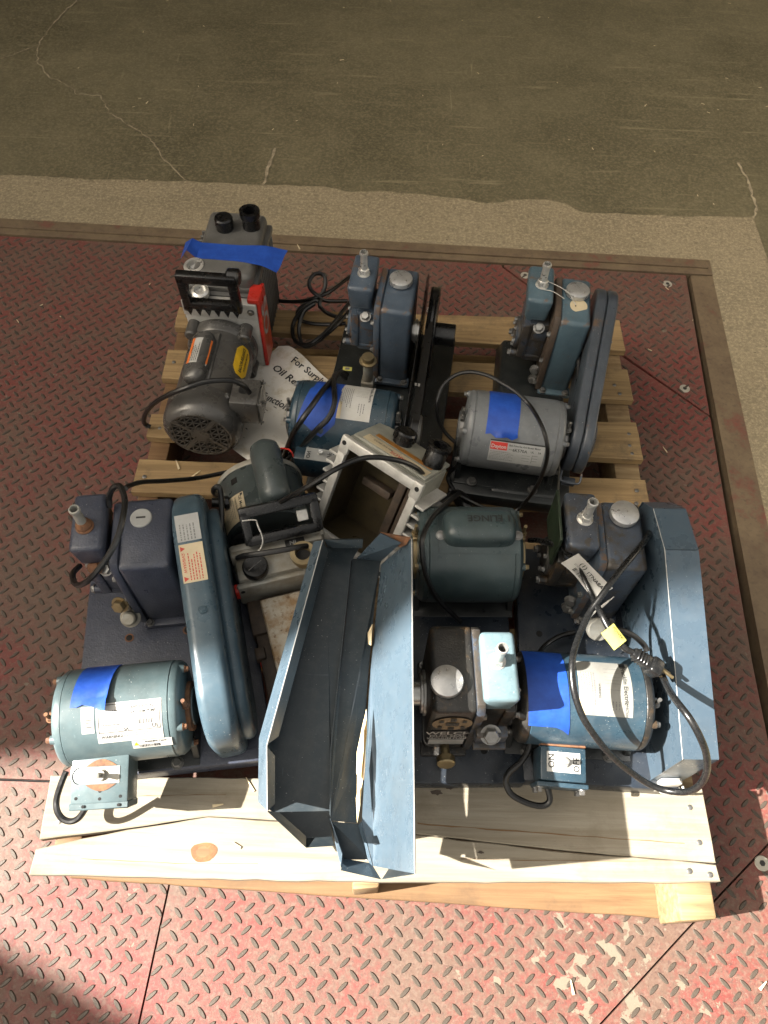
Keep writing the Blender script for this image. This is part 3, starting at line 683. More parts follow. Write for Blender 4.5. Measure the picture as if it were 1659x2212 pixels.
def motor(root, x0, x1, yc, zc, r, m, bell=None, clampmat='boltgrey', zb=.030, clamp=(1, 1)):
    bell = bell or m; e = .014
    b = MB(); b.lathe((x0+e, yc, zc), (1, 0, 0), [(r-.001, 0), (r, .001), (r, x1-x0-2*e-.001), (r-.001, x1-x0-2*e)], 64); sh = b.out('motor_shell', m, root)
    for x, s_ in ((x0+e, -1), (x1-e, 1)):
        b = MB(); b.lathe((x, yc, zc), (s_, 0, 0), [(r-.0016, 0), (r-.0008, .001), (r-.0012, e*.55), (r*.93, e*.9), (r*.82, e+.001), (r*.42, e+.004), (r*.40, e+.012), (r*.2, e+.013), (0, e+.013)], 64)
        for a in (45, 135, 225, 315):
            y_, z_ = yc+r*.86*math.sin(R(a)), zc+r*.86*math.cos(R(a)); b.cyl((x+s_*e*.3, y_, z_), (x+s_*(e+.003), y_, z_), .008, .006)
        o = b.out('end_bell', bell, root)
        b = BS()
        for a in (45, 135, 225, 315): b.bolt((x+s_*(e+.003), yc+r*.86*math.sin(R(a)), zc+r*.86*math.cos(R(a))), (s_, 0, 0), .0042, .005)
        b.out('bell_screw', clampmat, o); b = MB()
        for k in range(10):
            a = k*.628; b.box(x+s_*(e+.0003)-.001, x+s_*(e+.0003)+.001, yc+r*.6*math.sin(a)-.004, yc+r*.6*math.sin(a)+.004, zc+r*.6*math.cos(a)-.004, zc+r*.6*math.cos(a)+.004)
        b.out('vent_slots', 'dark', o)
    for x, s_, on in ((x0, -1, clamp[0]), (x1, 1, clamp[1])):
        if not on: continue
        b = MB(); b.lathe((x-s_*.002, yc, zc), (s_, 0, 0), [(r*.46, 0), (r*.52, .001), (r*.52, .011), (r*.46, .012)], 36)
        b.box(x+s_*.001, x+s_*.010, yc-.016, yc-.002, zc+r*.48, zc+r*.60, .001); b.cyl((x+s_*.006, yc-.012, zc+r*.5), (x+s_*.006, yc-.012, zc+r*.92), .0028)
        b.bolt((x+s_*.006, yc-.012, zc+r*.62), (0, 0, 1), .005, .005); b.out('mounting_clamp', clampmat, root)
    b = MB(); b.prism([(yc-r*.85, zb), (yc+r*.85, zb), (yc+r*.5, zc-r*.55), (yc-r*.5, zc-r*.55)], 'x', x0-.004, x0+.006, .001, 1)
    b.prism([(yc-r*.85, zb), (yc+r*.85, zb), (yc+r*.5, zc-r*.55), (yc-r*.5, zc-r*.55)], 'x', x1-.006, x1+.004, .001, 1)
    b.box(x0-.004, x1+.004, yc-r*.95, yc+r*.95, zb-.002, zb+.005, .0015); b.out('motor_cradle', 'darkbase', root)
    b = BS()
    for x in (x0+.03, x1-.03): b.bolt((x, yc-r*.86, zb+.005), (0, 0, 1), .0075, .006); 
    b.out('cradle_bolt', 'boltgrey', root)
    return cylx(yc, zc, r)
def hull2(y1, z1, r1, y2, z2, r2, n=14):
    """outline of a belt round two pulleys in the y-z plane"""
    d = math.hypot(y1-y2, z1-z2); a0 = math.atan2(z1-z2, y1-y2); a = math.acos((r1-r2)/d)
    P = [(y1+r1*math.cos(a0+t), z1+r1*math.sin(a0+t)) for t in [-a+2*a*k/n for k in range(n+1)]]
    P += [(y2+r2*math.cos(a0+t), z2+r2*math.sin(a0+t)) for t in [a+(2*math.pi-2*a)*k/n for k in range(n+1)]]
    return P
def torn(seed, ends=.006):
    rr = random.Random(seed); tab = [rr.uniform(-1, 1) for _ in range(80)]
    return lambda a, b: (0, (tab[int(a*37)]*ends*9 if b > .99 else 0))

# ---- back right pump: grey fan motor with a red and white plate
c = thing('vacuum_pump', 'teal pump with round paper tag, grey motor and closed slate guard', 'vacuum pump', (.302, .915, .13), -7, 'belt drive vacuum pumps')
pump_head(c, 'teal', 'teal', 'brownedge', w=.058, d=.126, mm='worntank')
b = MB(); b.hexa([(-.095, -.275, 0), (.06, -.275, 0), (.06, .14, 0), (-.095, .14, 0), (-.080, -.262, .035), (.05, -.262, .035), (.05, .128, .046), (-.083, .128, .046)], .008, 3)
b.box(-.16, .07, -.275, -.14, .0, .032, .006); b.out('base', 'darkbase', c)
f = motor(c, -.148, .028, -.187, .12, .071, 'greymotor')
b = MB(); b.patch(f, -.112, -.056, -.80, .80, 6, 20, .0008, torn(3, .006), lambda a, b_: .012*max(0, b_-.93)*14*(a > .45)); t_ = b.out('masking_tape', 'tapeblue', c)
b = MB(); b.patch(f, -.101, -.004, .91, 1.50, 2, 8, .0006); lab = b.out('motor_plate', 'greylabel', c)
b = MB(); b.patch(f, -.101, -.004, .875, .912, 2, 2, .0009); b.out('black_border', 'ink', lab)
b = MB(); b.patch(f, -.0995, -.070, .93, 1.13, 2, 4, .0009); b.out('red_panel', 'red', lab)
fu = sub(f, -.0985, 1.085, .071); text('Dayton', .0098, fu, 'white', lab, h=.0012, sx=.92)
text('Belt Drive Fan And Blower Motor', .0050, sub(f, -.067, 1.005, .071), 'ink', lab, sx=.80)
text('6K570A', .0078, sub(f, -.060, 1.13, .071), 'ink', lab)
text('Model No.', .0024, sub(f, -.0665, 1.10, .071), 'ink', lab)
rows(sub(f, -.0985, 1.20, .071), 0, .052, [-.0032*k for k in range(6)], .0011, rnd, 'fine_print', 'greyink', lab)
for k in range(3): quads(sub(f, -.042, 1.21+.08*k, .071), [(0, .014, -.0001, .0003), (.018, .0185, -.003, .003), (.0185, .028, .0015, .002)], 'wiring_diagram', 'ink', lab)
text('UL', .005, sub(f, -.028, 1.11, .071), 'ink', lab); text('SA', .005, sub(f, -.015, 1.11, .071), 'ink', lab)
P_ = hull2(.052, .142, .101, -.172, .110, .062); gr_ = Matrix.Translation((.07, .06, 0)) @ Matrix.Rotation(R(-5), 4, 'Z') @ Matrix.Translation((-.07, -.06, 0))
b = MB(); b.prism(P_, 'x', .066, .0855, .005, 3, gr_); b.out('belt_guard', 'guardgrey', c)
b = MB(); b.prism(P_, 'x', .0868, .106, .005, 3, gr_); b.lathe((.105, -.168, .11), (1, 0, 0), [(.038, 0), (.036, .006), (.028, .009), (0, .010)], 24, gr_); o = b.out('guard_cover', 'guardgrey', c)
b = MB(); b.tube([gr_ @ Vector(q) for q in [(.068, -.230, .085), (.068, -.243, .078), (.074, -.247, .074), (.098, -.247, .074), (.104, -.243, .078), (.104, -.230, .085)]], .0022, 8); b.box(.074, .098, -.240, -.228, .052, .066, .002, 2, gr_); b.out('guard_clip', 'guardgrey', c)
b = MB(); b.cyl((.030, -.187, .12), (.062, -.187, .12), .012); b.out('motor_shaft', 'boltgrey', c); b = MB(); b.cyl((.058, .06, .13), (.07, .06, .13), .014); b.out('pump_shaft', 'boltgrey', c)
b = MB(); b.tube([(.058, .02, .14), (.062, -.04, .12), (.060, -.10, .10)], .006); b.out('oil_line', 'black', c)
b = MB(); b.lathe((.034, .048, .2305), (.05, -.1, 1), [(.0165, 0), (.0165, .0008), (0, .0009)], 30); tg = b.out('paper_tag', 'cream', c)
b = MB(); b.cyl((.028, .046, .2312), (.028, .046, .2318), .0016); b.out('tag_hole', 'ink', tg)
b = MB(); b.tube([(-.030, .076, .255), (-.005, .07, .250), (.012, .062, .245), (.022, .052, .238), (.028, .047, .233)], .0007, 5); b.tube([(-.052, .066, .254), (-.045, .055, .254), (-.02, .054, .252), (.004, .050, .242)], .0007, 5); b.out('tag_string', 'string', c)
cord('power_cord', C_CORD, .0036, c, 'rubber', 6)
ct = thing('cord_plug', 'black cord plug with leads lying on the boards in front of the grey motor', 'plug', (0, 0, 0))
b = MB(); b.tube([(.118, .655, .165), (.132, .640, .17), (.142, .618, .168), (.148, .600, .16)], lambda t: .008+.007*math.sin(math.pi*min(1, t*1.1)), 12, 6); b.out('plug_body', 'rubber', ct, True)
for q in (C_CORD2, C_CORD3, C_CORD4): cord('lead', q, .0038, ct, 'rubber')

# ---- back middle pump: open pulley, blue motor
p = thing('vacuum_pump', 'slate blue pump with exposed belt pulley and navy motor, back middle of the pallet', 'vacuum pump', (-.034, .928, .13), -7, 'belt drive vacuum pumps')
pump_head(p, 'slate', 'slate', 'slate', w=.062, d=.122)
b = MB(); b.box(-.095, .150, -.275, .155, .0, .032, .004); b.out('base', 'darkbase', p)
f = motor(p, -.126, .060, -.188, .12, .070, 'bluemotor')
b = MB(); b.patch(f, -.098, -.048, -.75, .80, 6, 20, .0008, lambda a, b_: ((-.012+.018*a)*(b_ > .3)*b_+.010*(1-b_), [0, -.02, .10, .22, .30, .12, -.10][int(a*6)]*(b_ > .97))); b.out('masking_tape', 'tapeblue', p)
b = MB(); b.patch(f, -.046, .018, -.75, .56, 2, 14, .0006); lab = b.out('motor_plate', 'white', p)
b = MB(); b.patch(f, -.046, -.034, .1, .55, 2, 5, .0007); b.out('rust_stain', 'cream', lab)
text('Franklin Electric', .0070, sub(f, .011, -.62, .070, 'down'), 'ink', lab)
fd = sub(f, -.012, -.5, .070, 'down'); quads(fd, [(x, x+.0004, 0, .020) for x in (0, .010, .014, .018, .022, .026)]+[(0, .026, y, y+.0004) for y in (0, .004, .008, .012, .016, .020)], 'rating_table', 'greyink', lab)
rows(sub(f, .004, .10, .070, 'down'), 0, .026, [-.0045*k for k in range(3)], .0014, rnd, 'fine_print', 'greyink', lab)
rows(sub(f, -.020, -.45, .070, 'down'), 0, .055, [-.0032*k for k in range(7)], .0012, rnd, 'fine_print', 'greyink', lab)
P_ = hull2(.052, .142, .108, -.185, .115, .062, 20)
b = MB(); b.prism(P_, 'x', .079, .0805, 0); b.out('guard_backplate', 'black', p)
b = MB(); b.lathe((.087, .055, .135), (1, 0, 0), [(.020, 0), (.020, .004), (.088, .004), (.090, .006), (.083, .010), (.083, .014), (.090, .018), (.088, .020), (.030, .020), (.022, .022), (.022, .059), (.018, .060), (0, .060)], 56); b.out('belt_pulley', 'black', p)
b = MB(); b.lathe((.087, -.188, .12), (1, 0, 0), [(.03, 0), (.034, .004), (.027, .010), (.034, .018), (.03, .022), (.012, .024), (0, .024)], 30); b.out('motor_pulley', 'boltgrey', p)
hb = hull2(.055, .135, .088, -.188, .12, .033, 30)
b = MB(); t = bmesh.new(); N_ = len(hb); cy = sum(q[0] for q in hb)/N_; cz = sum(q[1] for q in hb)/N_
V = [[t.verts.new((x, q[0]+((q[0]-cy)*.0 if not o_ else -(q[0]-cy)*.03), q[1]-(0 if not o_ else (q[1]-cz)*.05))) for q in hb] for x, o_ in ((.089, 0), (.104, 0), (.103, 1), (.090, 1))]
for i in range(N_):
    j = (i+1) % N_
    for k in range(4): t.faces.new((V[k][i], V[(k+1) % 4][i], V[(k+1) % 4][j], V[k][j]))
bmesh.ops.recalc_face_normals(t, faces=t.faces[:]); b._add(t); belt = b.out('drive_belt', 'rubber', p)
def beltf(s0):
    seg = [(Vector((0, hb[i][0], hb[i][1])), Vector((0, hb[(i+1) % N_][0], hb[(i+1) % N_][1]))) for i in range(N_)]
    top = max(seg, key=lambda s_: (s_[1]-s_[0]).length*(1 if (s_[0].z+s_[1].z) > .26 else 0))
    d = (top[1]-top[0]).normalized(); nn = Vector((0, -d.z, d.y)); nn = nn if nn.z > 0 else -nn
    o_ = top[0] if top[0].y > top[1].y else top[1]; d = d if d.y < 0 else -d
    return lambda x, y, h: o_+d*(s0+x)+Vector((.0915+y, 0, 0))+nn*h
text('4L340\nJ2AX', .0052, beltf(.03), 'string', belt, h=.0006); text('80\n80', .0060, beltf(.19), 'string', belt, h=.0006)
b = MB(); b.cyl((.06, .055, .135), (.079, .055, .135), .020, b=.002); b.cyl((.066, .055, .135), (.070, .055, .135), .024); b.out('shaft_collar', 'steel', p)
b = MB(); b.lathe((-.014, -.035, .048), (0, 0, 1), [(.0115, 0), (.0115, .026), (.0098, .028), (.0098, .080)], 20); b.box(-.0265, -.0015, -.0475, -.0225, .040, .076, .002); v_ = b.out('drain_valve', 'aluold', p)
b = MB(); b.lathe((-.014, -.035, .126), (0, 0, 1), [(.014, 0), (.017, .001), (.017, .004), (.0122, .005), (.0122, .014), (.0112, .0155), (0, .0156)], 26); b.out('valve_cap', 'brass', v_)
b = MB(); b.box(-.075, -.056, .022, .032, .0325, .0338, mx=Matrix.Rotation(R(3), 4, 'Z')); lb = b.out('gold_sticker', 'yellowtag', p)
b = MB(); b.box(-.070, -.061, .024, .030, .0337, .0342, mx=Matrix.Rotation(R(3), 4, 'Z')); b.out('sticker_print', 'greyink', lb)
b = MB(); b.lathe((-.06, -.06, .0315), (0, 0, 1), [(.005, 0), (.005, .0008), (0, .0009)], 14); b.out('mounting_hole', 'dark', p)
b = MB(); b.box(-.110, -.035, -.285, -.245, .070, .125, .004); sw = b.out('switch_box', 'bluemotor', p)
b = MB(); b.box(-.090, -.040, -.284, -.255, .1252, .1262); o = b.out('switch_plate', 'greylabel', sw)
text('ON', .010, lambda x, y, h: Vector((-.087+y, -.282+x, .1262+h)), 'ink', sw); text('OFF', .010, lambda x, y, h: Vector((-.050+y, -.282+x, .1262+h)), 'ink', sw)
b = MB(); b.cyl((-.065, -.268, .126), (-.061, -.272, .140), .003, .004); b.out('toggle_lever', 'steel', sw)
b = MB(); b.tube([(-.150, -.27, .10), (-.140, -.262, .115), (-.120, -.265, .12), (-.110, -.275, .11)], .0016, 6); b.out('red_wire', 'red', sw)
b = MB(); b.box(.10, .125, -.262, -.225, .032, .075, .003); b.bolt((.112, -.245, .075), (0, 0, 1), .005); b.out('guard_bracket', 'guardgrey', p)
for q in (B_COIL1, B_COIL2, B_COIL3, B_COIL4, B_COIL5): cord('cord_coil', q, .0045, p, 'rubber', 6)
cord('power_cord', B_CORD1, .0050, p, 'rubber', 6); cord('power_cord', B_CORD2, .0050, p, 'rubber', 6)

# ---- front left pump: cast guard, sea green motor
d = thing('vacuum_pump', 'indigo pump with rust-ringed nozzle, moulded guard and sea green motor', 'vacuum pump', (-.402, .372, .13), 8, 'belt drive vacuum pumps')
pump_head(d, 'indigo', 'indigo', 'indigo', w=.078, d=.122, slot=True, cap=(.032, .085), noz=(-.044, .066), nozmat='aluold', hexmat='rust')
b = MB(); b.box(-.105, .182, -.247, .150, .0, .034, .004); base = b.out('base', 'indigo', d)
for x, y in ((-.030, -.024), (.065, -.02), (-.075, .10)): b = MB(); b.lathe((x, y, .0335), (0, 0, 1), [(.0075, 0), (.0075, .0012), (.005, .0012), (.0045, .0008)], 18); b.out('rusty_hole', 'rust', base)
for x, y in ((-.030, -.024), (.065, -.02), (-.075, .10)): b = MB(); b.lathe((x, y, .0338), (0, 0, 1), [(.0052, 0), (.0052, .0010), (0, .0011)], 14); b.out('mounting_hole', 'dark', base)
f = motor(d, -.087, .086, -.178, .12, .0688, 'seamotor', clampmat='rust')
b = MB(); b.patch(f, -.058, -.008, -1.1, .10, 6, 22, .0009, lambda a, b_: (.006*(1-b_)-.001, [.02, .03, -.01, .02, .07, .13, .15][int(a*6)]*(b_ > .97)), lambda a, b_: .006*(a > .9)*b_+.010*max(0, b_-.9)*5*a); b.out('masking_tape', 'tapeblue', d)
b = MB(); b.patch(f, -.024, .064, .10, .90, 2, 12, .0006); lab = b.out('motor_plate', 'white', d)
b = MB()
for r_ in ((-.0215, -.0207, .13, .68), (.0607, .0615, .13, .68), (-.0215, .0615, .13, .142), (-.0215, .0615, .672, .684)): b.patch(f, *r_, 2, 8, .0009)
b.out('plate_border', 'ink', lab)
text('APPLICATION', .0058, sub(f, .022, .25, .0688), 'ink', lab, sx=.85); text('VACUUM PUMP', .0058, sub(f, .022, .345, .0688), 'ink', lab, sx=.85)
rows(sub(f, -.018, .27, .0688), 0, .040, [-.0036*k for k in range(6)], .0014, rnd, 'fine_print', 'greyink', lab)
rows(sub(f, -.018, .64, .0688), 0, .033, [.0032*k for k in range(3)], .0014, rnd, 'fine_print', 'greyink', lab)
barcode(sub(f, .030, .56, .0688), 0, .022, 0, .006, rnd, lab); rows(sub(f, .028, .43, .0688), 0, .030, [-.0, -.0026], .0012, rnd, 'fine_print', 'greyink', lab)
text('UL', .0085, sub(f, .050, .655, .0688), 'ink', lab); text('SA', .006, sub(f, .012, .665, .0688), 'ink', lab)
text('WARNING:', .0060, sub(f, -.019, .80, .0688), 'ink', lab, sx=.95); rows(sub(f, .008, .74, .0688), 0, .053, [0, -.003], .0013, rnd, 'fine_print', 'greyink', lab)
b = MB(); b.patch(f, .020, .074, .92, 1.12, 2, 5, .0006); l2 = b.out('warning_sticker', 'white', d)
barcode(sub(f, .029, 1.09, .0688), 0, .028, 0, .0045, rnd, l2); text('WARNING Canon', .0042, sub(f, .037, .98, .0688), 'ink', l2, sx=.9)
tri = lambda f_, x, y, s_, mat, par: MB()._add((lambda t: (t.faces.new([t.verts.new(f_(x+a*s_, y+c_*s_, .0009)) for a, c_ in ((0, 0), (1, 0), (.5, .87))]), t)[1])(bmesh.new())).out('warning_triangle', mat, par, flat=True)
tri(sub(f, .022, .99, .0688), 0, -.003, .007, 'yellow', l2)
b = MB(); b.patch(f, -.044, -.027, .14, .66, 2, 6, .0006); l3 = b.out('barcode_sticker', 'white', d)
barcode(sub(f, -.034, .25, .0688, 'down'), 0, .024, -.004, .004, rnd, l3)
P_ = []
for y, z in hull2(.050, .145, .106, -.163, .118, .084, 28):
    dy, dz = y+.163, z-.118
    if dy < 0 and dz < 0: k_ = max(abs(dy), abs(dz))/.084; k_ = 1+(1/k_-1)*.75 if k_ > 0 else 1; y, z = -.163+dy*k_, .118+dz*k_
    P_.append((y, z))
dg = Matrix.Translation((.10, .09, 0)) @ Matrix.Rotation(R(7), 4, 'Z') @ Matrix.Translation((-.10, -.09, 0))
b = MB(); b.prism(P_, 'x', .077, .126, .014, 4, dg); b.prism(hull2(.050, .120, .092, -.160, .100, .074, 20), 'x', .120, .145, .012, 3, dg); g = b.out('belt_guard', 'guardblue', d)
b = MB(); b.prism([(-.235, .034), (.15, .034), (.15, .040), (-.235, .040)], 'x', .085, .162, .002, 2, dg); b.out('guard_foot', 'indigo', d)
def onto(P, xm):      # frame on the rim of a guard: s runs forward along the top
    top = max(range(len(P)), key=lambda i: (P[i][1]+P[(i+1) % len(P)][1])*.5+math.dist(P[i], P[(i+1) % len(P)])*.5)
    a, q = P[top], P[(top+1) % len(P)]
    if a[0] < q[0]: a, q = q, a
    dd = Vector((0, q[0]-a[0], q[1]-a[1])).normalized(); nn = Vector((0, dd.z, -dd.y)); nn = nn if nn.z > 0 else -nn
    return lambda x, y, h: dg @ (Vector((xm, a[0], a[1]))+Vector((x, 0, 0))+dd*y+nn*h)
go = onto(P_, .1015)
def gp(x0, x1, y0, y1, name, mat, par): 
    b = MB(); b.patch(go, x0, x1, y0, y1, 1, 4, .0006); return b.out(name, mat, par)
l4 = gp(-.017, .018, -.022, .020, 'notice_sticker', 'greylabel', g); l5 = gp(-.017, .018, .024, .083, 'warning_sticker', 'cream', g)
rot = lambda o_x, o_y: (lambda x, y, h: go(o_x+y, o_y-x, h))
rows(rot(-.012, .018), 0, .034, [.005*k for k in range(5)], .0018, rnd, 'fine_print', 'greyink', l4); 
text('WARNING:', .0062, rot(-.014, .068), 'redink', l5); rows(rot(-.006, .080), 0, .050, [.0042*k for k in range(5)], .0016, rnd, 'fine_print', 'redink', l5)
tri(rot(-.015, .081), 0, 0, .008, 'redink', l5); tri(rot(-.015, .035), 0, 0, .008, 'redink', l5)
b = MB(); fo = go(.004, .125, 0); b.lathe(fo, (0, .1, 1), [(.007, 0), (.007, .0014), (.0045, .0016), (.0045, .0026), (0, .0028)], 20); b.out('guard_screw', 'guardblue', g)
b = MB(); b.bolt((-.026, .002, .110), (-.3, -1, .6), .011, .010); b.out('drain_plug', 'brass', d)
b = MB(); b.lathe((-.018, -.006, .076), (0, -.55, .8), [(.0165, 0), (.0165, .003), (.0115, .0035), (.0115, .016), (.009, .018), (0, .018)], 26); b.out('drain_knob', 'aluold', d)
b = MB(); b.bolt((-.042, .026, .195), (0, -.7, .7), .009, .005); b.out('pressure_plug', 'rust', d)
# switch box hanging on the motor's front
b = MB()
bm4 = Matrix.Translation((-.067, -.245, .118)) @ Matrix.Rotation(R(-3), 4, 'Z') @ Matrix.Rotation(R(16), 4, 'X')
b.box(0, .078, -.052, .016, -.030, .018, .0025, 2, bm4); b.box(-.002, .079, -.060, -.050, -.031, .0165, .0015, 1, bm4); b.box(.006, .072, .010, .026, .004, .012, .003, 2, bm4); sw = b.out('switch_box', 'seamotor', d)
def boxf(x, y, h): return bm4 @ Vector((x, y, .018+h))
b = MB(); b.patch(boxf, .014, .066, -.026, -.004, 2, 2, .0008); b.out('switch_plate', 'aluold', sw)
b = MB()
for y0_, y1_ in ((-.034, -.027), (-.003, .006)):
    q = [boxf(.020+.040*k/10, y0_+(y1_-y0_)*(1-(2*k/10-1)**2 if y1_ < -.01 else 0)*0, .0006) for k in range(11)]
for sg, yb_ in ((-1, -.027), (1, -.003)):
    t = bmesh.new(); t.faces.new([t.verts.new(boxf(.020+.042*k/12, yb_, .0009)) for k in range(13)]+[t.verts.new(boxf(.062-.042*k/12, yb_+sg*.009*math.sin(math.pi*k/12), .0009)) for k in range(1, 12)]); b._add(t)
b.out('switch_opening', 'rust', sw, flat=True)
b = MB(); q = boxf(.040, -.015, 0); n_ = (bm4.to_3x3() @ Vector((0, 0, 1))); b.lathe(q, n_, [(.009, 0), (.009, .0015), (.007, .002), (.007, .005), (.0035, .005), (.0030, .012), (.0042, .020), (0, .022)], 16); b.out('toggle_lever', 'aluold', sw)
b = MB()
for x, y in ((.008, -.044), (.040, -.046), (.068, -.044), (.040, -.036), (.018, -.055), (.066, -.055)): b.lathe(boxf(x, y, -.0002), n_, [(.0022, 0), (.0022, .0006), (0, .0007)], 10)
b.out('screw_hole', 'dark', sw)
b = MB(); t = bmesh.new(); t.faces.new([t.verts.new(boxf(.010+.009*math.cos(a)*1, -.015+.011*math.sin(a), .0006)) for a in [R(90+18*k) for k in range(11)]]+[t.verts.new(boxf(.010+.0078*math.cos(a), -.015+.0098*math.sin(a), .0006)) for a in [R(270-18*k) for k in range(11)]]); b._add(t); b.out('knockout_groove', 'dark', sw, flat=True)
b = MB(); b.bolt(bm4 @ Vector((.024, .020, .012)), n_, .005, .006); b.out('rusty_screw', 'rust', sw)
cord('power_cord', D_CORD, .0045, d, 'rubber', 6); cord('power_cord', D_LOOP, .0040, d, 'rubber', 6); cord('switch_cord', D_CORD3, .0046, d, 'rubber', 6)

# ---- front right pump: worn tank, sheet guard, long grey cord with paper label
f_ = thing('vacuum_pump', 'worn blue pump with folded sheet metal guard and a looping tagged cord', 'vacuum pump', (.322, .405, .13), -2, 'belt drive vacuum pumps')
pump_head(f_, 'worntank', 'worntank', 'slate', w=.064, d=.120, cap=(.034, .092), noz=(-.032, .070), mm='ironblack', dd=(.006, -.006))
b = MB(); b.box(-.098, .140, -.272, .135, .0, .034, .004); base = b.out('base', 'navy', f_)
b = MB()
for x, y in ((-.062, -.03), (.040, -.115)): b.lathe((x, y, .0336), (0, 0, 1), [(.0055, 0), (.0055, .0008), (0, .0009)], 14)
b.out('mounting_hole', 'dark', base)
b = MB(); b.hexa([(-.0685, .035, .16), (-.064, .035, .16), (-.064, .122, .16), (-.0685, .122, .16), (-.0705, .033, .246), (-.066, .033, .246), (-.066, .124, .246), (-.0705, .124, .246)], .001, 1); b.out('green_plate', 'green', f_)
b = MB(); b.lathe((.018, -.040, .095), (.1, -.5, .7), [(.012, -.03), (.012, 0), (.0185, .001), (.0185, .010), (.017, .012), (0, .012)], 28); b.out('drain_knob', 'aluold', f_)
f = motor(f_, -.122, .066, -.169, .12, .068, 'bluemotor2', 'ironblack')
b = MB(); b.patch(f, -.116, -.058, -.95, 1.02, 6, 24, .0009, lambda a, b_: (-.003+.014*b_*0+.012*b_*b_*.6, [-.42, -.40, -.33, -.18, -.08, -.02, .10][int(a*6)]*(b_ > .97))); b.out('masking_tape', 'tapeblue', f_)
b = MB(); b.patch(f, -.044, .032, -.62, .61, 2, 16, .0006); lab = b.out('motor_plate', 'plate_grey', f_)
b = MB(); b.patch(f, -.044, -.026, -.3, .60, 2, 8, .0007); b.out('tan_stain', 'cream', lab)
text('Franklin Electric', .0088, sub(f, .020, -.48, .068, 'down'), 'ink', lab); 
b = MB(); b.patch(f, .0185, .0275, -.61, -.49, 1, 2, .0009); b.out('maker_emblem', 'ink', lab)
fd = sub(f, -.006, -.42, .068, 'down'); quads(fd, [(x, x+.0005, 0, .022) for x in (0, .007, .014, .019, .024, .033)]+[(0, .0335, y, y+.0005) for y in (0, .0044, .0088, .0132, .0176, .022)], 'rating_table', 'greyink', lab)
text('WARNING', .0042, sub(f, -.016, -.05, .068, 'down'), 'ink', lab); text('CONNECTIONS', .0046, sub(f, .022, .26, .068, 'down'), 'ink', lab, sx=.75)
rows(sub(f, .012, .30, .068, 'down'), 0, .016, [-.0045*k for k in range(3)], .0016, rnd, 'fine_print', 'greyink', lab)
rows(sub(f, -.022, -.3, .068, 'down'), 0, .056, [-.0036*k for k in range(6)], .0013, rnd, 'fine_print', 'greyink', lab)
# guard
gp_ = [(-.258, .006), (-.258, .168), (.022, .257), (.098, .250), (.132, .215), (.132, .006)]; fg = Matrix.Translation((.10, .04, 0)) @ Matrix.Rotation(R(3.6), 4, 'Z') @ Matrix.Translation((-.10, -.04, 0))
b = MB(); b.prism(gp_, 'x', .080, .083, mx=fg); b.prism(gp_, 'x', .1255, .128, mx=fg); b.out('guard_side', 'guardsheet', f_)
for (a, q) in ((0, 1), (1, 2), (2, 3), (3, 4), (4, 5)):
    A, B_ = gp_[a], gp_[q]; dd = (Vector(B_)-Vector(A)).normalized()*.0006
    b = MB(); b.plate([fg @ Vector(q) for q in [(.0785, A[0]+dd.x, A[1]+dd.y+.0012), (.1290, A[0]+dd.x, A[1]+dd.y+.0012), (.1290, B_[0]-dd.x, B_[1]-dd.y+.0012), (.0785, B_[0]-dd.x, B_[1]-dd.y+.0012)]], .0022); b.out('guard_strip', 'guardsheet', f_)
b = MB(); b.box(.088, .120, -.268, -.258, .015, .055, .003, 2, fg); b.box(.084, .124, -.272, -.266, .022, .030, .001, 2, fg); b.tube([fg @ Vector(q) for q in [(.088, -.270, .05), (.088, -.278, .045), (.120, -.278, .045), (.120, -.270, .05)]], .002, 7); b.out('guard_latch', 'alu', f_)
for x in (.0783,):
    b = MB(); b.tube([fg @ Vector((x, y, z+.0014)) for y, z in gp_[1:4]], .0005, 6, 1); b.out('bare_edge_highlight', 'alu', f_)  # bright bare-metal strip that paints in the fold's highlight
# switch box
sm = Matrix.Translation((-.088, -.258, .098)) @ Matrix.Rotation(R(-1), 4, 'Z') @ Matrix.Rotation(R(8), 4, 'X')
b = MB(); b.box(0, .066, -.026, .022, -.036, .018, .003, 2, sm); b.box(-.004, .070, -.034, -.027, -.038, .014, .002, 2, sm); sw = b.out('switch_box', 'bluemotor2', f_)
b = MB(); b.box(.0, .066, .022, .030, .004, .0185, .001, 1, sm); b.out('rusty_bracket', 'rust', sw)
sf = lambda x, y, h: sm @ Vector((x, y, .0182+h))
b = MB(); b.patch(sf, .009, .057, -.014, .014, 2, 2, .0008); pl = b.out('switch_plate', 'white', sw)
text('ON', .0125, lambda x, y, h: sf(.0195-y, -.009+x, h+.0004), 'ink', pl); text('OFF', .0125, lambda x, y, h: sf(.0555-y, -.0125+x, h+.0004), 'ink', pl, sx=.95)
b = MB(); n_ = sm.to_3x3() @ Vector((0, 0, 1)); b.lathe(sf(.033, 0, 0), n_, [(.0085, 0), (.0085, .003), (.0065, .0032), (.0065, .006), (.0038, .006), (.0034, .014), (.0042, .020), (0, .022)], 12); b.out('toggle_lever', 'steel', sw)
b = BS()
for x, z in ((.002, .0), (.064, .0), (.002, -.03), (.064, -.03)): b.bolt(sm @ Vector((x, -.034, z)), sm.to_3x3() @ Vector((0, -1, 0)), .0045, .006)
b.out('box_screw', 'boltgrey', sw)
for nm_, q, r_ in (('power_cord', F_CORD, .0047), ('power_cord', F_CORD2, .0046), ('power_cord', F_CORD3, .0042), ('motor_lead', F_CORD4, .0042)): pc = cord(nm_, q, r_, f_, 'cord' if r_ != .0042 else 'rubber', 7, 11) if nm_ != 'x' else None
def wpart(b, name, mat): return b.out(name, mat, f_, True)
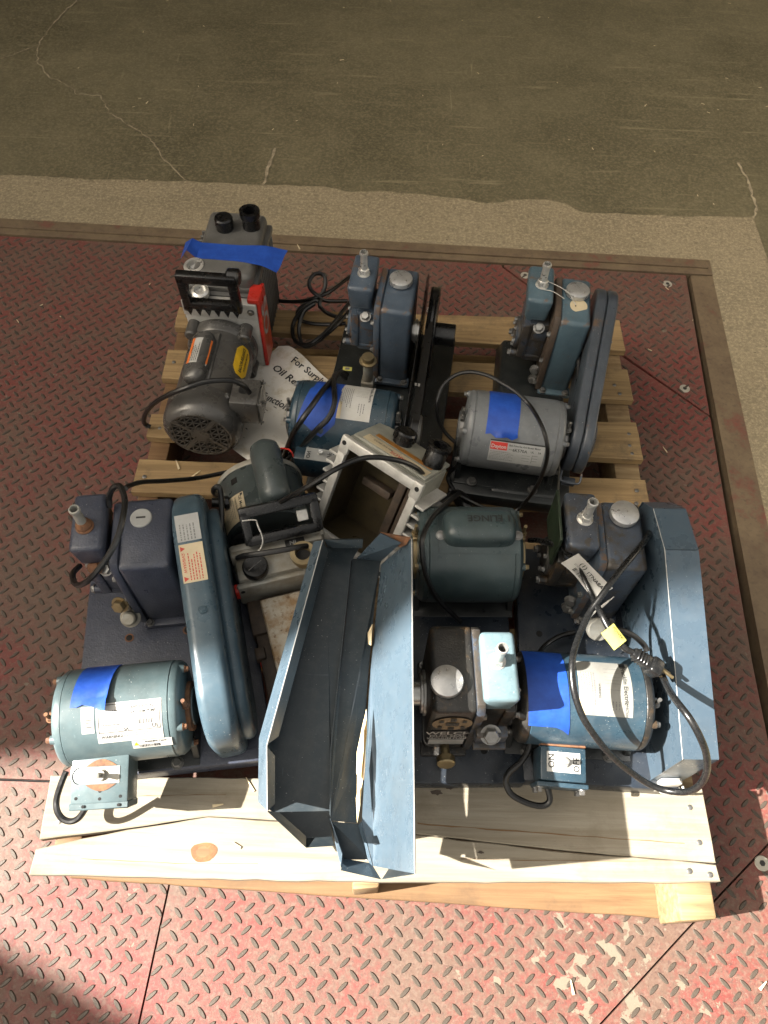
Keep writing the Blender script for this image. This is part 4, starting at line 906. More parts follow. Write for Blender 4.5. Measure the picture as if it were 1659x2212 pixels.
# plug at the end of the second strand
a, q = Vector(F_CORD2[-1]), Vector(F_CORD2[-1])-Vector(F_CORD2[-3]); q.normalize()
pd = Vector((q.x*.95+.12, q.y*.95, q.z-.05)).normalized(); sd_ = pd.cross(Vector((0, 0, 1))).normalized(); ud = sd_.cross(pd)
fr = Matrix((sd_, pd, ud)).transposed().to_4x4(); fr.translation = a
b = MB(); b.hexa([(-.007, -.002, -.006), (.007, -.002, -.006), (.010, .030, -.008), (-.010, .030, -.008), (-.007, -.002, .006), (.007, -.002, .006), (.010, .030, .008), (-.010, .030, .008)], .003, 2, fr)
b.box(-.0125, .0125, .026, .046, -.0115, .0115, .005, 3, fr)
for k in range(4): b.box(-.009, .009, .004+.005*k, .0065+.005*k, -.0083, .0083, .001, 1, fr)
plug = wpart(b, 'plug', 'cord')
b = MB(); b.box(-.0068, -.0053, .045, .062, -.003, .003, .0004, 1, fr); b.box(.0053, .0068, .045, .062, -.003, .003, .0004, 1, fr); b.cyl((0, .045, .0065), (0, .064, .0065), .0024, mx=fr); pr_ = b.out('prongs', 'brass', f_, True)
# white paper label and yellow flag tag on the cord
def tagframe(P, i, side=1):
    a, q = Vector(P[i]), Vector(P[i+1]); ex = (q-a).normalized() if i > 5 else Vector((.60, -.80, .05)).normalized(); up = Vector((0, .35, 1)); ey = up.cross(ex).normalized()*side
    return a, ex, ey, ex.cross(ey)
a, ex, ey, nz = tagframe(F_CORD2, 4); a = a+nz*.0056
inv = ROOTM[f_.name].inverted()
lf = lambda x, y, h: inv @ (a+ex*(x-.010)+ey*(y+.006)+nz*h)
b = MB(); b.patch(lf, 0, .072, -.030, .006, 8, 4, .0008, None, lambda a_, b_: .003*math.sin(a_*5)*(1-b_)); b.patch(lf, .0, .072, .006, .0075, 8, 1, .0006); tg = b.out('paper_label', 'white', f_)
def lfs(x, y, h): aa = x/.072; return lf(x, y, h+.003*math.sin(aa*5)*(1-(y+.030)/.036)+.0006)
text('(1)', .011, lambda x, y, h: lfs(.016+x, -.008+y, h), 'ink', tg); text('1TNA8A', .0092, lambda x, y, h: lfs(.032+x, -.010+y, h), 'ink', tg, sx=.95)
barcode(lambda x, y, h: lfs(x, y, h), .018, .048, -.027, -.018, rnd, tg); rows(lambda x, y, h: lfs(x, y, h), .012, .060, [-.0125, -.015], .001, rnd, 'fine_print', 'greyink', tg)
a2, ex2, ey2, nz2 = tagframe(F_CORD2, 8); a2 = a2+nz2*.0055
l2f = lambda x, y, h: inv @ (a2+ex2*(x-.002)+ey2*y+nz2*h)
b = MB(); b.patch(l2f, 0, .028, -.016, .007, 4, 4, .0008, None, lambda a_, b_: -.006*(1-b_)**2); tg2 = b.out('yellow_tag', 'yellowtag', f_)
text('POWER', .0065, lambda x, y, h: l2f(.003+x, -.001+y, h+.0014), 'ink', tg2, sx=.9); rows(lambda x, y, h: l2f(x, y, h+.0012), .004, .022, [-.005, -.0075], .001, rnd, 'fine_print', 'greyink', tg2)
b = MB(); b.tube([(.018, -.030, .195), (.008, -.036, .17), (-.006, -.045, .15), (-.018, -.07, .12), (-.020, -.075, .118), (-.010, -.048, .152), (.012, -.034, .19)], .0008, 5); b.out('wire_tie', 'string', f_)

# ---- front centre pump, turned round: capacitor motor behind, black tank in front
e = thing('vacuum_pump', 'black iron pump with pale blue dome and dark capacitor motor behind it', 'vacuum pump', (.118, .306, .13), 182, 'belt drive vacuum pumps')
pump_head(e, 'ironblack', 'skydome', 'worntank', w=.062, d=.126, cap=(.042, .086), noz=(-.026, .062), mm='ironblack', dd=(.011, -.009))
b = MB(); b.box(-.094, .12, -.275, .177, .0, .034, .004); base = b.out('base', 'navy', e)
b = MB()
for x, y in ((-.034, .128), (.088, -.06)): b.lathe((x, y, .0336), (0, 0, 1), [(.0055, 0), (.0055, .0008), (0, .0009)], 14)
b.out('mounting_hole', 'dark', base)
f = motor(e, -.097, .066, -.172, .12, .0795, 'greenmotor', clampmat='brass')
hm = Matrix.Translation((-.008, -.172, .12)) @ Matrix.Rotation(R(1), 4, 'X')
b = MB(); t = bmesh.new(); bmesh.ops.create_uvsphere(t, u_segments=24, v_segments=16, radius=1.0)
for v in t.verts:
    x, y, z = v.co; px = lambda q, n: math.copysign(abs(q)**n, q)
    v.co = (px(x, .35)*.058-.018, px(y, .55)*.030, .075+max(-.2, px(z, .6))*.031)
b._add(t, hm); hump = b.out('capacitor_cover', 'greenmotor', e)
b = MB(); fl = cylx(-.172, .12, .0798)
b.patch(fl, -.090, .038, -.48, .44, 8, 8, .0012, lambda a, q: (0, 0)); b.out('cover_flange', 'greenmotor', e)
b = BS()
for x in (-.087, .035): b.bolt(fl(x, -.12, .001), (0, .2, 1), .006, .002)
b.out('cover_screw', 'boltgrey', e)
hf = lambda x, y, h: hm @ Vector((.026-x, .004-y*1.0, .1062-.9*max(0, abs(.004-y)-.003)**1.5*3+h))
text('1 ELINGE', .017, lambda x, y, h: hm @ Vector((-.066+x, -.010+y, .1067-14*(-.010+y)**2*.9+h)), 'ink', hump, sx=1.0)
b = BS(); b.bolt((-.024, .138, .165), (0, .6, .8), .0115, .010); b.out('gas_ballast_bolt', 'boltgrey', e)
b = MB(); b.box(-.048, -.004, .126, .142, .132, .168, .002); b.box(-.050, -.002, .138, .150, .126, .136, .002); b.out('valve_block', 'worntank', e)
# name plate on the end of the tank (faces the camera side)
nf = lambda x, y, h: Vector((.031-x, .1264+h, .12+y))          # x to the right for a viewer in front
b = MB(); b.patch(nf, -.027, .027, -.046, .024, 1, 1, .0012); npl = b.out('maker_plate', 'ink', e)
b = MB(); b.patch(nf, -.026, .026, -.045, -.020, 1, 1, .0016); b.out('blank_strip', 'alu', npl)
text('WELCH', .0205, lambda x, y, h: nf(x*.80, .0075+y, .0014), 'white', npl, align='CENTER', sx=1.18)
text('DUO SEAL', .0115, lambda x, y, h: nf(x*.74, -.0045+y, .0014), 'white', npl, align='CENTER', sx=1.35); text('VACUUM PUMP', .0115, lambda x, y, h: nf(x*.74, -.0165+y, .0014), 'white', npl, align='CENTER', sx=1.02)
b = MB(); t = bmesh.new(); n = 40; t.faces.new([t.verts.new(nf(.028*math.cos(2*math.pi*k/n), .062+.030*math.sin(2*math.pi*k/n), .0014)) for k in range(n)]); b._add(t); em = b.out('cast_emblem', 'tan', e, flat=True)
em_ = [(.012, .034), (.006, .040), (-.006, .040), (-.012, .034), (-.006, .028), (.006, .028)]
quads(nf, [(-.009, .009, .056, .070), (-.019, -.013, .042, .053), (.013, .019, .042, .053), (-.019, -.013, .070, .080), (.013, .019, .070, .080), (-.004, .004, .034, .048), (-.004, .004, .076, .090)], 'emblem_mark', 'ironblack', em, h=.0026)
b = MB(); b.cyl((.030, .122, .060), (.030, .145, .066), .007); b.lathe((.030, .145, .066), (0, 1, .25), [(.013, 0), (.014, .002), (.014, .011), (.012, .013), (0, .013)], 26); b.out('drain_knob', 'brass', e)
b = MB(); b.lathe((.062, .062, .115), (1, 0, 0), [(.034, 0), (.034, .003), (.030, .004), (.030, .007), (.019, .008), (.019, .045), (.012, .046), (.012, .056), (0, .056)], 36); b.out('shaft_coupling', 'steel', e)
b = MB(); b.cyl((.080, -.172, .12), (.115, -.172, .12), .012); b.out('motor_shaft', 'boltgrey', e)
for q in (E_CORD, E_CORD2, E_CORD3): cord('power_cord', q, .0042, e, 'rubber', 6)
cord('lower_cord', E_LOW, .0047, f_, 'rubber', 6)

# ---- back left pump: charcoal motor, finned body, black handle
a_ = thing('vacuum_pump', 'charcoal direct drive pump with black handle and perforated fan cover, back left', 'vacuum pump', (-.352, .985, .13), -3)
yz = lambda r, prof: prof
b = MB(); b.lathe((0, -.185, .074), (0, 1, 0), [(.066, 0), (.0665, .004), (.0665, .150), (.066, .156)], 64); b.out('motor_shell', 'baldor', a_)
b = MB(); b.lathe((0, -.246, .074), (0, 1, 0), [(.056, .001), (.060, 0), (.066, .003), (.0715, .010), (.0745, .020), (.075, .060), (.0735, .063), (.068, .064)], 72, cap=False); fan = b.out('fan_cover', 'baldor', a_)
b = MB(); b.lathe((0, -.235, .074), (0, 1, 0), [(.060, 0), (.060, .001), (0, .001)], 40); b.out('fan_void', 'dark', fan)
b = MB(); b.lathe((0, -.246, .074), (0, 1, 0), [(.0185, .0), (.0185, .0016)], 36)
b2 = bmesh.new()
for k in range(4):
    ang = R(45+90*k)+R(8); d_ = Vector((math.cos(ang), 0, math.sin(ang))); s_ = Vector((-d_.z, 0, d_.x)); o_ = Vector((0, -.246, .074))
    p_ = [o_+d_*.014+s_*.0036, o_+d_*.060+s_*.0036, o_+d_*.060-s_*.0036, o_+d_*.014-s_*.0036]; b.plate(p_, .0016, (0, -1, 0))
def bar(x0, z0, x1, z1, wd=.0011):
    v = Vector((x1-x0, 0, z1-z0)); s_ = Vector((-v.z, 0, v.x)).normalized()*wd; A, B_ = Vector((x0, -.2458, .074+z0)), Vector((x1, -.2458, .074+z1)); b.plate([A+s_, B_+s_, B_-s_, A-s_], .0014, (0, -1, 0))
st = .0145; rr_ = .0585
for k in range(-5, 6):
    c_ = (k+.5)*st
    if abs(c_) < rr_:
        L = math.sqrt(rr_**2-c_**2); bar(-L, c_, L, c_); bar(c_, -L, c_, L)
    for q in (c_*1.414, (c_+st*.5)*1.414):
        if abs(q) < rr_ and k % 1 == 0:
            L = math.sqrt(rr_**2-q*q); u = q*.7071; l_ = L*.7071; bar(u-l_, -u-l_+0, u+l_, -u+l_, .0009)
rim = [(.0570*math.cos(R(10*k)), .0570*math.sin(R(10*k))) for k in range(36)]
b.out('fan_grille', 'baldor', fan)
b = BS(); b.bolt((-.010, -.190, .1475), (0, 0, 1), .0055, .004); b.bolt((.05, -.190, .128), (.7, 0, .7), .0055, .004); b.out('cover_screw', 'boltgrey', a_)
b = MB(); b.lathe((0, -.035, .074), (0, 1, 0), [(.066, 0), (.0705, .006), (.0705, .026), (.064, .030)], 56)
for s_ in (-1, 1): b.cyl((s_*.053, -.042, .124), (s_*.053, .0, .124), .013, b=.003); b.cyl((s_*.053, -.042, .024), (s_*.053, .0, .024), .013, b=.003)
b.out('motor_flange', 'baldor', a_)
b = MB(); t = bmesh.new(); bmesh.ops.create_uvsphere(t, u_segments=24, v_segments=20, radius=1.0)
for v in t.verts:
    x, y, z = v.co; px = lambda q, n: math.copysign(abs(q)**n, q); v.co = (px(x, .7)*.0235, px(y, .38)*.064, px(z, .6)*.021)
cm = Matrix.Translation((-.017, -.112, .140)) @ Matrix.Rotation(R(-16), 4, 'Y'); b._add(t, cm); b.box(-.028, .028, -.069, .069, -.012, -.004, .002, 1, cm); b.box(-.010, .010, -.078, -.060, -.008, -.004, .002, 1, cm); cov = b.out('capacitor_cover', 'baldor', a_)
def cf(u, v, h): return cm @ Vector((math.sin(v)*(.0242+h), u, math.cos(v)**1 * (.0216+h) if abs(v) < 1.4 else 0))
b = MB(); b.patch(cf, -.030, .034, -.62, 1.25, 2, 16, .0006); l_ = b.out('warning_label', 'white', cov)
b = MB(); b.patch(cf, -.030, .034, -.64, -.22, 2, 4, .001); ol = b.out('orange_band', 'orange', l_)
b = MB(); b.patch(cf, -.026, .034, 1.10, 1.27, 2, 2, .001); b.out('orange_band', 'orange', l_)
cl = lambda x, y, h: cf(-.022+x, -.66-y/.0226, h)          # text runs away from the camera
text('! WARNING', .0056, lambda x, y, h: cf(-.024+x, -.33-y/.0226, h), 'ink', ol)
rows(lambda x, y, h: cf(-.026+x, -.12-y/.0226, h), 0, .054, [-.0032*k for k in range(4)], .0014, rnd, 'fine_print', 'ink', l_)
for k in range(3): tri(lambda x, y, h: cf(x, .90-y/.0226, h), -.022+.018*k, 0, .011, 'greyink', l_)
b = MB(); b.box(.056, .110, -.212, -.150, .078, .137, .004, 2, Matrix.Rotation(R(0), 4, 'Z')); jb = b.out('junction_box', 'baldor', a_)
b = MB(); b.box(.1105, .1125, -.213, -.149, .077, .138, .001, 1); b.out('box_cover', 'baldor', jb)
b = BS()
for y, z in ((-.208, .082), (-.208, .132), (-.154, .132), (-.181, .108)): b.bolt((.1125, y, z), (1, 0, 0), .0026, .003)
b.out('cover_screw', 'boltgrey', jb)
b = MB(); b.lathe((.080, -.178, .1368), (0, 0, 1), [(.0105, 0), (.0105, .0006), (0, .0007)], 24); b.out('cord_hole', 'dark', jb)
fa = lambda u, v, h: Vector(((.0666+h)*math.sin(v), u, .074+(.0666+h)*math.cos(v)))
b = MB(); b.patch(fa, -.122, -.048, .72, 1.28, 10, 8, .0008, lambda a, q: (0, (.5-q)*2*max(0, abs(a-.5)-.33)*.9)); bd = b.out('maker_badge', 'yellow', a_)
text('BALDOR-RELIANCE', .0098, lambda x, y, h: fa(-.114+x*.72, 1.02-y/.0666, .0014), 'ink', bd); text('INDUSTRIAL MOTOR', .0058, lambda x, y, h: fa(-.104+x*.85, 1.16-y/.0666, .0014), 'ink', bd)
b = MB(); b.box(-.068, .080, -.006, .014, .006, .186, .006); b.box(-.068, .080, -.010, -.004, .150, .188, .004); pl = b.out('front_plate', 'alu', a_)
b = BS()
for x in (-.058, .068): b.bolt((x, -.010, .17), (0, -1, 0), .0055, .004)
b.out('plate_bolt', 'boltgrey', pl)
b = MB(); b.box(-.060, .066, .014, .215, .004, .186, .004); body = b.out('pump_body', 'edgrey', a_)
for k in range(13):
    b = MB(); b.box(.064, .077, .034+.0138*k, .0385+.0138*k, .010, .184, .0015, 1); b.out('cooling_fin', 'edgrey', body)
for k in range(13):
    b = MB(); b.box(-.071, -.058, .034+.0138*k, .0385+.0138*k, .010, .184, .0015, 1); b.out('cooling_fin', 'edgrey', body)
b = MB(); b.box(-.050, .068, .028, .222, .180, .224, .012, 3); b.box(-.058, .076, .024, .224, .180, .196, .004, 2); ob = b.out('oil_box', 'edgrey', a_)
b = MB(); b.lathe((-.008, .165, .222), (0, 0, 1), [(.0175, 0), (.0165, .010), (.0185, .011), (.0185, .026), (.016, .029), (0, .029)], 30); b.out('filler_cap', 'black', a_)
b = MB(); b.lathe((.044, .176, .222), (0, 0, 1), [(.018, 0), (.017, .022), (.018, .026), (.0205, .028), (.0205, .040), (.0125, .040), (.0120, .012), (0, .012)], 32); b.out('exhaust_port', 'black', a_)
b = MB(); b.lathe((-.046, .052, .208), (-.1, -.1, 1), [(.014, -.02), (.014, .010), (.019, .011), (.020, .016), (.0135, .017), (.012, .006), (0, .006)], 32); b.lathe((-.030, .008, .192), (0, -.2, 1), [(.017, 0), (.017, .010), (.0115, .012), (.0115, .004), (0, .004)], 28); b.out('inlet_flange', 'steel', a_)
hm_ = Matrix.Translation((.004, -.034, .205)) @ Matrix.Rotation(R(4), 4, 'X')
b = MB()
for x0, x1, z0, z1 in ((-.056, .056, .058, .078), (-.056, -.038, -.012, .072), (.038, .056, -.012, .072), (-.050, .050, -.008, .010)): b.box(x0, x1, -.009, .009, z0, z1, .004, 2, hm_)
for k in range(6): b.prism([(-.006, 0), (.006, 0), (0, -.016)], 'y', -.008, .004, mx=hm_ @ Matrix.Translation((-.045+.018*k, 0, -.008)))
b.cyl((.036, .010, .066), (.060, .010, .066), .016, b=.003, mx=hm_); b.out('carry_handle', 'black', a_)
b = MB(); b.prism([(-.008, .020), (.050, .020), (.050, .192), (.020, .198), (-.004, .190)], 'x', .079, .087, .002); b.box(.062, .086, -.006, .040, .186, .198, .003); rp = b.out('red_panel', 'red', a_)
b = MB(); b.prism([(-.006, .022), (.048, .022), (.048, .150), (-.006, .160)], 'x', .0866, .0874); b.out('orange_panel', 'redlight', rp)
text('SO', .062, lambda x, y, h: Vector((.0882, -.004+y+.002, .178-x)), 'white', rp, sx=1.1)
tf = lambda u, v, h: Vector((u, v, .2242+h))
b = MB(); b.patch(tf, -.078, .112, .070, .116, 12, 3, .0007, lambda a, q: (.012*(a > .99)*q, (-.014*max(0, a-.6)*2 if q < .5 else .012*max(0, a-.6)*2)+.004*math.sin(a*9)*0), lambda a, q: (.018*math.sin(min(1, max(0, (.16-a)/.16))*3.4)*(1-q*.5) if a < .16 else 0)-(.012*max(0, (a-.78)/.22)**2)); b.out('masking_tape', 'tapeblue', a_)
cord('power_cord', A_CORD, .0047, a_, 'rubber', 7)

# ---- middle: half dismantled pump with round motor, lying behind the loose guard
g = thing('dismantled_pump', 'dismantled pump with olive grey motor, black handle and rusty oil-stained block, in the middle', 'vacuum pump', (-.190, .470, .13), 17)
b = MB(); b.lathe((0, .054, .087), (0, 1, 0), [(.070, 0), (.0755, .006), (.0755, .105), (.072, .112), (.060, .120), (.03, .124), (0, .124)], 64); ms = b.out('motor_shell', 'gemotor', g)
b = MB(); b.lathe((0, .155, .087), (0, 1, 0), [(.0770, 0), (.0775, .002), (.0765, .010), (.074, .010)], 64); b.out('end_ring', 'aluold', ms)
b = MB(); b.lathe((.020, .058, .178), (0, 1, .02), [(0, -.004), (.014, -.002), (.023, .004), (.0265, .014), (.0265, .100), (.024, .112), (.015, .120), (0, .123)], 36); b.box(-.006, .046, .056, .128, .140, .165, .004); cap_ = b.out('capacitor_can', 'gemotor', g)
fy = lambda u, v, h: Vector(((.0757+h)*math.sin(v), u+.044, .087+(.0757+h)*math.cos(v)))
b = MB(); b.patch(fy, .012, .064, -1.25, -.42, 2, 12, .0006); lab = b.out('motor_plate', 'cream', g)
text('GE Motors', .0078, lambda x, y, h: fy(.060-x, -.46+(y-.007)/.0757, h), 'ink', lab); text('Industrial Systems', .0046, lambda x, y, h: fy(.060-x, -.66+(y)/.0757, h), 'ink', lab, sx=.85)
rows(lambda x, y, h: fy(.060-x, -.74+y/.0757, h), 0, .046, [-.0042*k for k in range(7)], .0014, rnd, 'fine_print', 'greyink', lab)
quads(fy, [(.058, .0625, -.50, -.44)], 'maker_emblem', 'ink', lab)
b = MB(); b.patch(fy, .086, .097, -.66, -.50, 1, 2, .001); b.out('vent_plug', 'black', g)
b = MB(); b.cyl((-.060, .104, .138), (-.085, .108, .142), .009, .008); b.lathe((-.058, .104, .137), (-1, 0, .1), [(.012, 0), (.012, .006), (.010, .008), (0, .008)], 8); b.out('cable_gland', 'black', g)
b = MB(); b.lathe((-.074, .03, .09), (-1, .1, .1), [(.013, 0), (.013, .012), (.009, .014), (.009, .024), (0, .024)], 20); b.box(-.108, -.088, .020, .046, .080, .108, .005); b.out('cable_clamp', 'aluold', g)
b = MB(); b.box(-.072, .085, -.004, .014, .010, .150, .006); b.box(-.072, .080, -.012, .004, .110, .150, .005); fp = b.out('mounting_plate', 'aluold', g)
b = MB(); b.box(.018, .050, -.0125, .0, .1495, .1515, .001); bd = b.out('maker_badge', 'ink', fp)
text('NI', .011, lambda x, y, h: Vector((.025+x, -.011+y*.9, .1517+h)), 'greylabel', bd)
hm_ = Matrix.Translation((.020, .018, .180)) @ Matrix.Rotation(R(-50), 4, 'X')
b = MB()
for x0, x1, z0, z1 in ((-.064, .064, .018, .036), (-.064, -.048, -.026, .032), (.048, .064, -.026, .032), (-.060, .060, -.028, -.011)): b.box(x0, x1, -.011, .011, z0, z1, .0045, 2, hm_)
b.out('carry_handle', 'black', g)
b = MB(); b.box(.026, .044, .002, .006, -.006, .012, .001, 1, hm_); b.cyl((.035, .0015, .003), (.035, .0, .003), .004, mx=hm_); b.out('handle_lug', 'alu', g)
b = MB(); b.tube([(-.040, .02, .205), (-.020, .012, .212), (-.018, -.004, .222), (-.015, -.020, .205), (-.022, -.028, .190), (-.034, -.030, .184), (-.020, -.030, .186), (-.026, -.034, .182)], .0011, 6); b.out('tied_string', 'white', g)
b = MB(); b.box(-.068, .078, -.048, -.006, .060, .138, .007); b.box(-.072, .080, -.058, -.046, .070, .130, .005); pb = b.out('pump_body', 'aluold', g)
b = MB()
for x, z in ((-.064, .118), (.072, .118)): b.cyl((x, -.0582, z), (x, -.0586, z), .0038)
b.cyl((.044, -.0582, .112), (.044, -.0586, .112), .0045); b.out('bolt_hole', 'dark', pb)
b = MB(); b.lathe((-.036, -.034, .137), (0, -.1, 1), [(.0195, 0), (.0195, .004), (.0205, .005), (.0205, .016), (.0185, .019), (0, .0192)], 30); kb = b.out('filler_cap', 'black', g)
b = MB(); b.box(-.013, .013, -.0006, .0006, .0, .0004, mx=Matrix.Translation((-.036, -.036, .1565)) @ Matrix.Rotation(R(30), 4, 'Z')); b.out('cap_mark', 'greyink', kb)
b = MB(); b.lathe((.042, -.030, .137), (0, -.12, 1), [(.020, 0), (.0175, .006), (.0175, .012), (.0205, .013), (.0205, .019), (.0125, .019), (.012, .002), (0, .002)], 32); b.out('inlet_flange', 'brass', g)
b = MB(); b.cyl((.042, -.033, .142), (.042, -.0335, .146), .0118); b.out('bore', 'dark', g)
b = MB(); b.box(-.064, .070, -.118, -.056, .010, .078, .003); b.box(-.060, -.036, -.230, -.076, .012, .070, .003); b.box(-.066, -.050, -.160, -.140, .060, .078, .002); ib = b.out('iron_block', 'brownedge', g)
b = MB(); b.hexa([(-.036, -.250, .02), (.075, -.250, .02), (.075, -.066, .02), (-.042, -.066, .02), (-.036, -.250, .094), (.075, -.250, .094), (.075, -.066, .094), (-.042, -.066, .094)], .0025, 1); b.out('oily_plate', 'oily', g)
b = MB(); b.box(-.076, -.070, -.06, -.045, .10, .125, .001); b.box(-.062, -.058, -.165, -.150, .05, .062, .001); b.out('red_seal', 'red', g)
cord('power_cord', G_ARC, .0042, g, 'rubber', 7); cord('power_cord', G_CORD2, .0046, g, 'rubber', 6); cord('power_cord', G_CORD3, .0046, g, 'rubber', 6)
cord('clamped_cord', D_CORD2, .0046, g, 'rubber', 6)

# ---- open aluminium oil box, tipped over
o_ = thing('oil_box_housing', 'open aluminium oil box tipped on its side with finned walls and an orange warning strip', 'housing', (-.014, .594, .350), -36)
TILT = -30
om = Matrix.Rotation(R(TILT), 4, 'X')      # local: x along the rim, y into the opening (depth), z up the opening
ow, oh, od, th = .0775, .188, .088, .009
def B_(mb, *a, **k): return mb.box(*a, mx=om, **k)
b = MB(); B_(b, -ow, ow, 0, od, -th, 0, b=.003); B_(b, -ow, -ow+th, 0, od, -oh, -th+.001, b=.002); B_(b, ow-th, ow, 0, od, -oh, -th+.001, b=.002); B_(b, -ow, ow, 0, od, -oh-th, -oh, b=.002); B_(b, -ow+.002, ow-.002, od-th, od, -oh, -.002)
sh = b.out('box_shell', 'edalu', o_)
b = MB(); B_(b, -ow-.004, ow+.004, -.010, .0005, -.016, .003, b=.003); B_(b, -ow-.006, -ow+.014, -.0105, .001, -.030, .004, b=.004); B_(b, ow-.014, ow+.006, -.0105, .001, -.030, .004, b=.004); B_(b, -ow-.004, -ow+.011, -.010, .0005, -oh, -.020, b=.002); B_(b, ow-.011, ow+.004, -.010, .0005, -oh, -.020, b=.002); B_(b, -ow-.004, ow+.004, -.010, .0005, -oh-.012, -oh+.004, b=.003)
rim = b.out('machined_rim', 'alu', o_)
b = MB()
for x, z in ((-ow+.003, -.008), (ow-.003, -.008), (-ow+.003, -oh-.002), (ow-.003, -oh-.002)): b.cyl((x, -.0104, z), (x, -.0109, z), .0042, mx=om)
b.out('bolt_hole', 'dark', rim)
for s_ in (-1, 1):
    for k in range(6):
        b = MB(); B_(b, *((-ow-.021, -ow+.002) if s_ < 0 else (ow-.002, ow+.021)), -.008, od-.01, -.040-.0195*k, -.035-.0195*k, b=.0012, seg=1); b.out('cooling_fin', 'alu', o_)
b = MB(); B_(b, -ow+th, ow-th, .010, od-th-.001, -oh+.001, -th-.001); b = MB(); B_(b, -ow+th, -ow+th+.001, .004, od-th, -oh, -th); B_(b, ow-th-.001, ow-th, .004, od-th, -oh, -th); B_(b, -ow+th, ow-th, od-th-.002, od-th, -oh, -th); B_(b, -ow+th, ow-th, .004, od-th, -th-.001, -th); B_(b, -ow+th, ow-th, .004, od-th, -oh, -oh+.001); b.out('oily_lining', 'oilin', o_)
b = MB(); B_(b, .018, .034, od-.035, od-th-.002, -oh+.01, -.03, b=.002); B_(b, .040, .060, od-.042, od-th-.002, -oh+.01, -.02, b=.002); B_(b, -.05, .01, od-.03, od-th-.002, -.10, -.085, b=.002); rr2 = b.out('inner_rail', 'brownedge', o_)
of = lambda x, y, h: om @ Vector((x, y, .003*0+h))
b = MB(); B_(b, -ow+.004, ow-.002, .010, od+.012, -.001, .006, b=.004); lid = b.out('lid_panel', 'edalu', o_)
of = lambda x, y, h: om @ Vector((x, y, .006+h))
b = MB(); b.patch(of, -.058, .070, .014, .036, 2, 1, .0006); l1 = b.out('service_sticker', 'cream', o_)
b = MB(); b.patch(of, -.050, .066, .043, .054, 2, 1, .0006); l2 = b.out('orange_strip', 'burnt', o_)
flip = lambda x0, y0: (lambda x, y, h: of(x0-x, y0-y, h))      # reads from behind
text('EDWARDS', .0125, flip(.052, .0265), 'redink', l1, sx=.95); text('8000 AND SERVICE', .0058, flip(-.004, .0285), 'ink', l1, sx=.8)
quads(of, [(-.054, .010, .0300, .0304), (-.054, .010, .0340, .0344), (-.054, -.0536, .0300, .0344), (.010, .0104, .0300, .0344)], 'form_lines', 'ink', l1)
t2 = MB(); t2.plate([of(.046, .0445, .0009), (of(.058, .0445, .0009)), of(.052, .0530, .0009)], .0001); t2.out('warning_triangle', 'ink', l2)
b = MB(); b.lathe(om @ Vector((-.012, .074, .004)), om @ Vector((0, 0, 1)), [(.0185, 0), (.0175, .008), (.0195, .009)]+[(.0195, .022), (.017, .025), (0, .0252)], 24)
for k in range(12): a = k*math.pi/6; b.box(.0185, .0205, -.0028, .0028, .010, .021, mx=om @ Matrix.Translation((-.012, .074, .004)) @ Matrix.Rotation(a, 4, 'Z'))
b.out('filler_cap', 'black', o_)
b = MB(); b.lathe(om @ Vector((.056, .064, .004)), om @ Vector((0, 0, 1)), [(.0185, 0), (.0185, .026), (.0165, .029), (.0165, .033), (.0205, .035), (.0205, .040), (.0135, .040), (.0125, .010), (0, .010)], 32); b.out('exhaust_port', 'black', o_)

# ---- loose folded sheet metal guard in the foreground
h_ = thing('loose_belt_guard', 'loose blue folded sheet metal belt guard lying open across the front board', 'belt guard', (-.06, .2, .27))
def hp(name, mat, *polys, th=.0014):
    b = MB()
    for q, dr in polys: b.plate(q, th, dr)
    return b.out(name, mat, h_, True, flat=True)
U_ = (0, 0, 1)
cT, cM, cB = (-.103, .428, .370), (-.153, .125, .370), (-.145, .048, .360)
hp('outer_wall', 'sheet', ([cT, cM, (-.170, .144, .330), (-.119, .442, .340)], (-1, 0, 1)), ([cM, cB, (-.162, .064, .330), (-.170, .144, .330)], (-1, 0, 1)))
hp('sun_stop_wall', 'sheetshade', ([(-.119, .442, .340), (-.170, .144, .330), (-.160, .148, .299), (-.100, .449, .310)], (-1, 0, 0)), ([(-.170, .144, .330), (-.162, .064, .330), (-.146, .058, .292), (-.160, .148, .299)], (-1, 0, 0)))  # hidden plates added to stop sun leaking under the outer wall
hp('inner_flange', 'sheetshade', ([(-.1028, .428, .3702), (-.095, .419, .352), (-.1415, .142, .352), (-.1528, .1262, .3702)], U_))
hp('inner_flange', 'sheetshade', ([(-.1528, .1240, .3702), (-.1435, .117, .352), (-.1385, .060, .344), (-.1448, .0485, .3602)], U_))
hp('end_flange', 'sheetshade', ([(-.1445, .0475, .3602), (-.132, .050, .344), (-.097, .025, .330), (-.0955, .0105, .345)], U_), ([(-.145, .048, .360), (-.095, .010, .345), (-.100, .025, .292), (-.143, .058, .292)], (-1, -1, 1)))
hp('end_flange', 'sheetshade', ([(-.0925, .0105, .345), (-.086, .024, .330), (-.065, .026, .328), (-.061, .014, .340)], U_), ([(-.095, .010, .345), (-.061, .014, .340), (-.066, .030, .292), (-.100, .027, .292)], (0, -1, 1)))
hp('top_flange', 'sheetshade', ([(-.101, .429, .370), (-.043, .438, .360), (-.044, .432, .344), (-.090, .4285, .348)], U_), ([(-.101, .430, .370), (-.043, .439, .360), (-.050, .455, .300), (-.100, .450, .310)], (0, -1, 1)))
hp('wide_panel', 'sheetshade', ([(-.100, .449, .311), (-.050, .452, .306), (-.061, .430, .304), (-.073, .137, .290), (-.070, .055, .289), (-.066, .028, .289), (-.100, .024, .290), (-.146, .058, .293), (-.160, .148, .300)], U_))
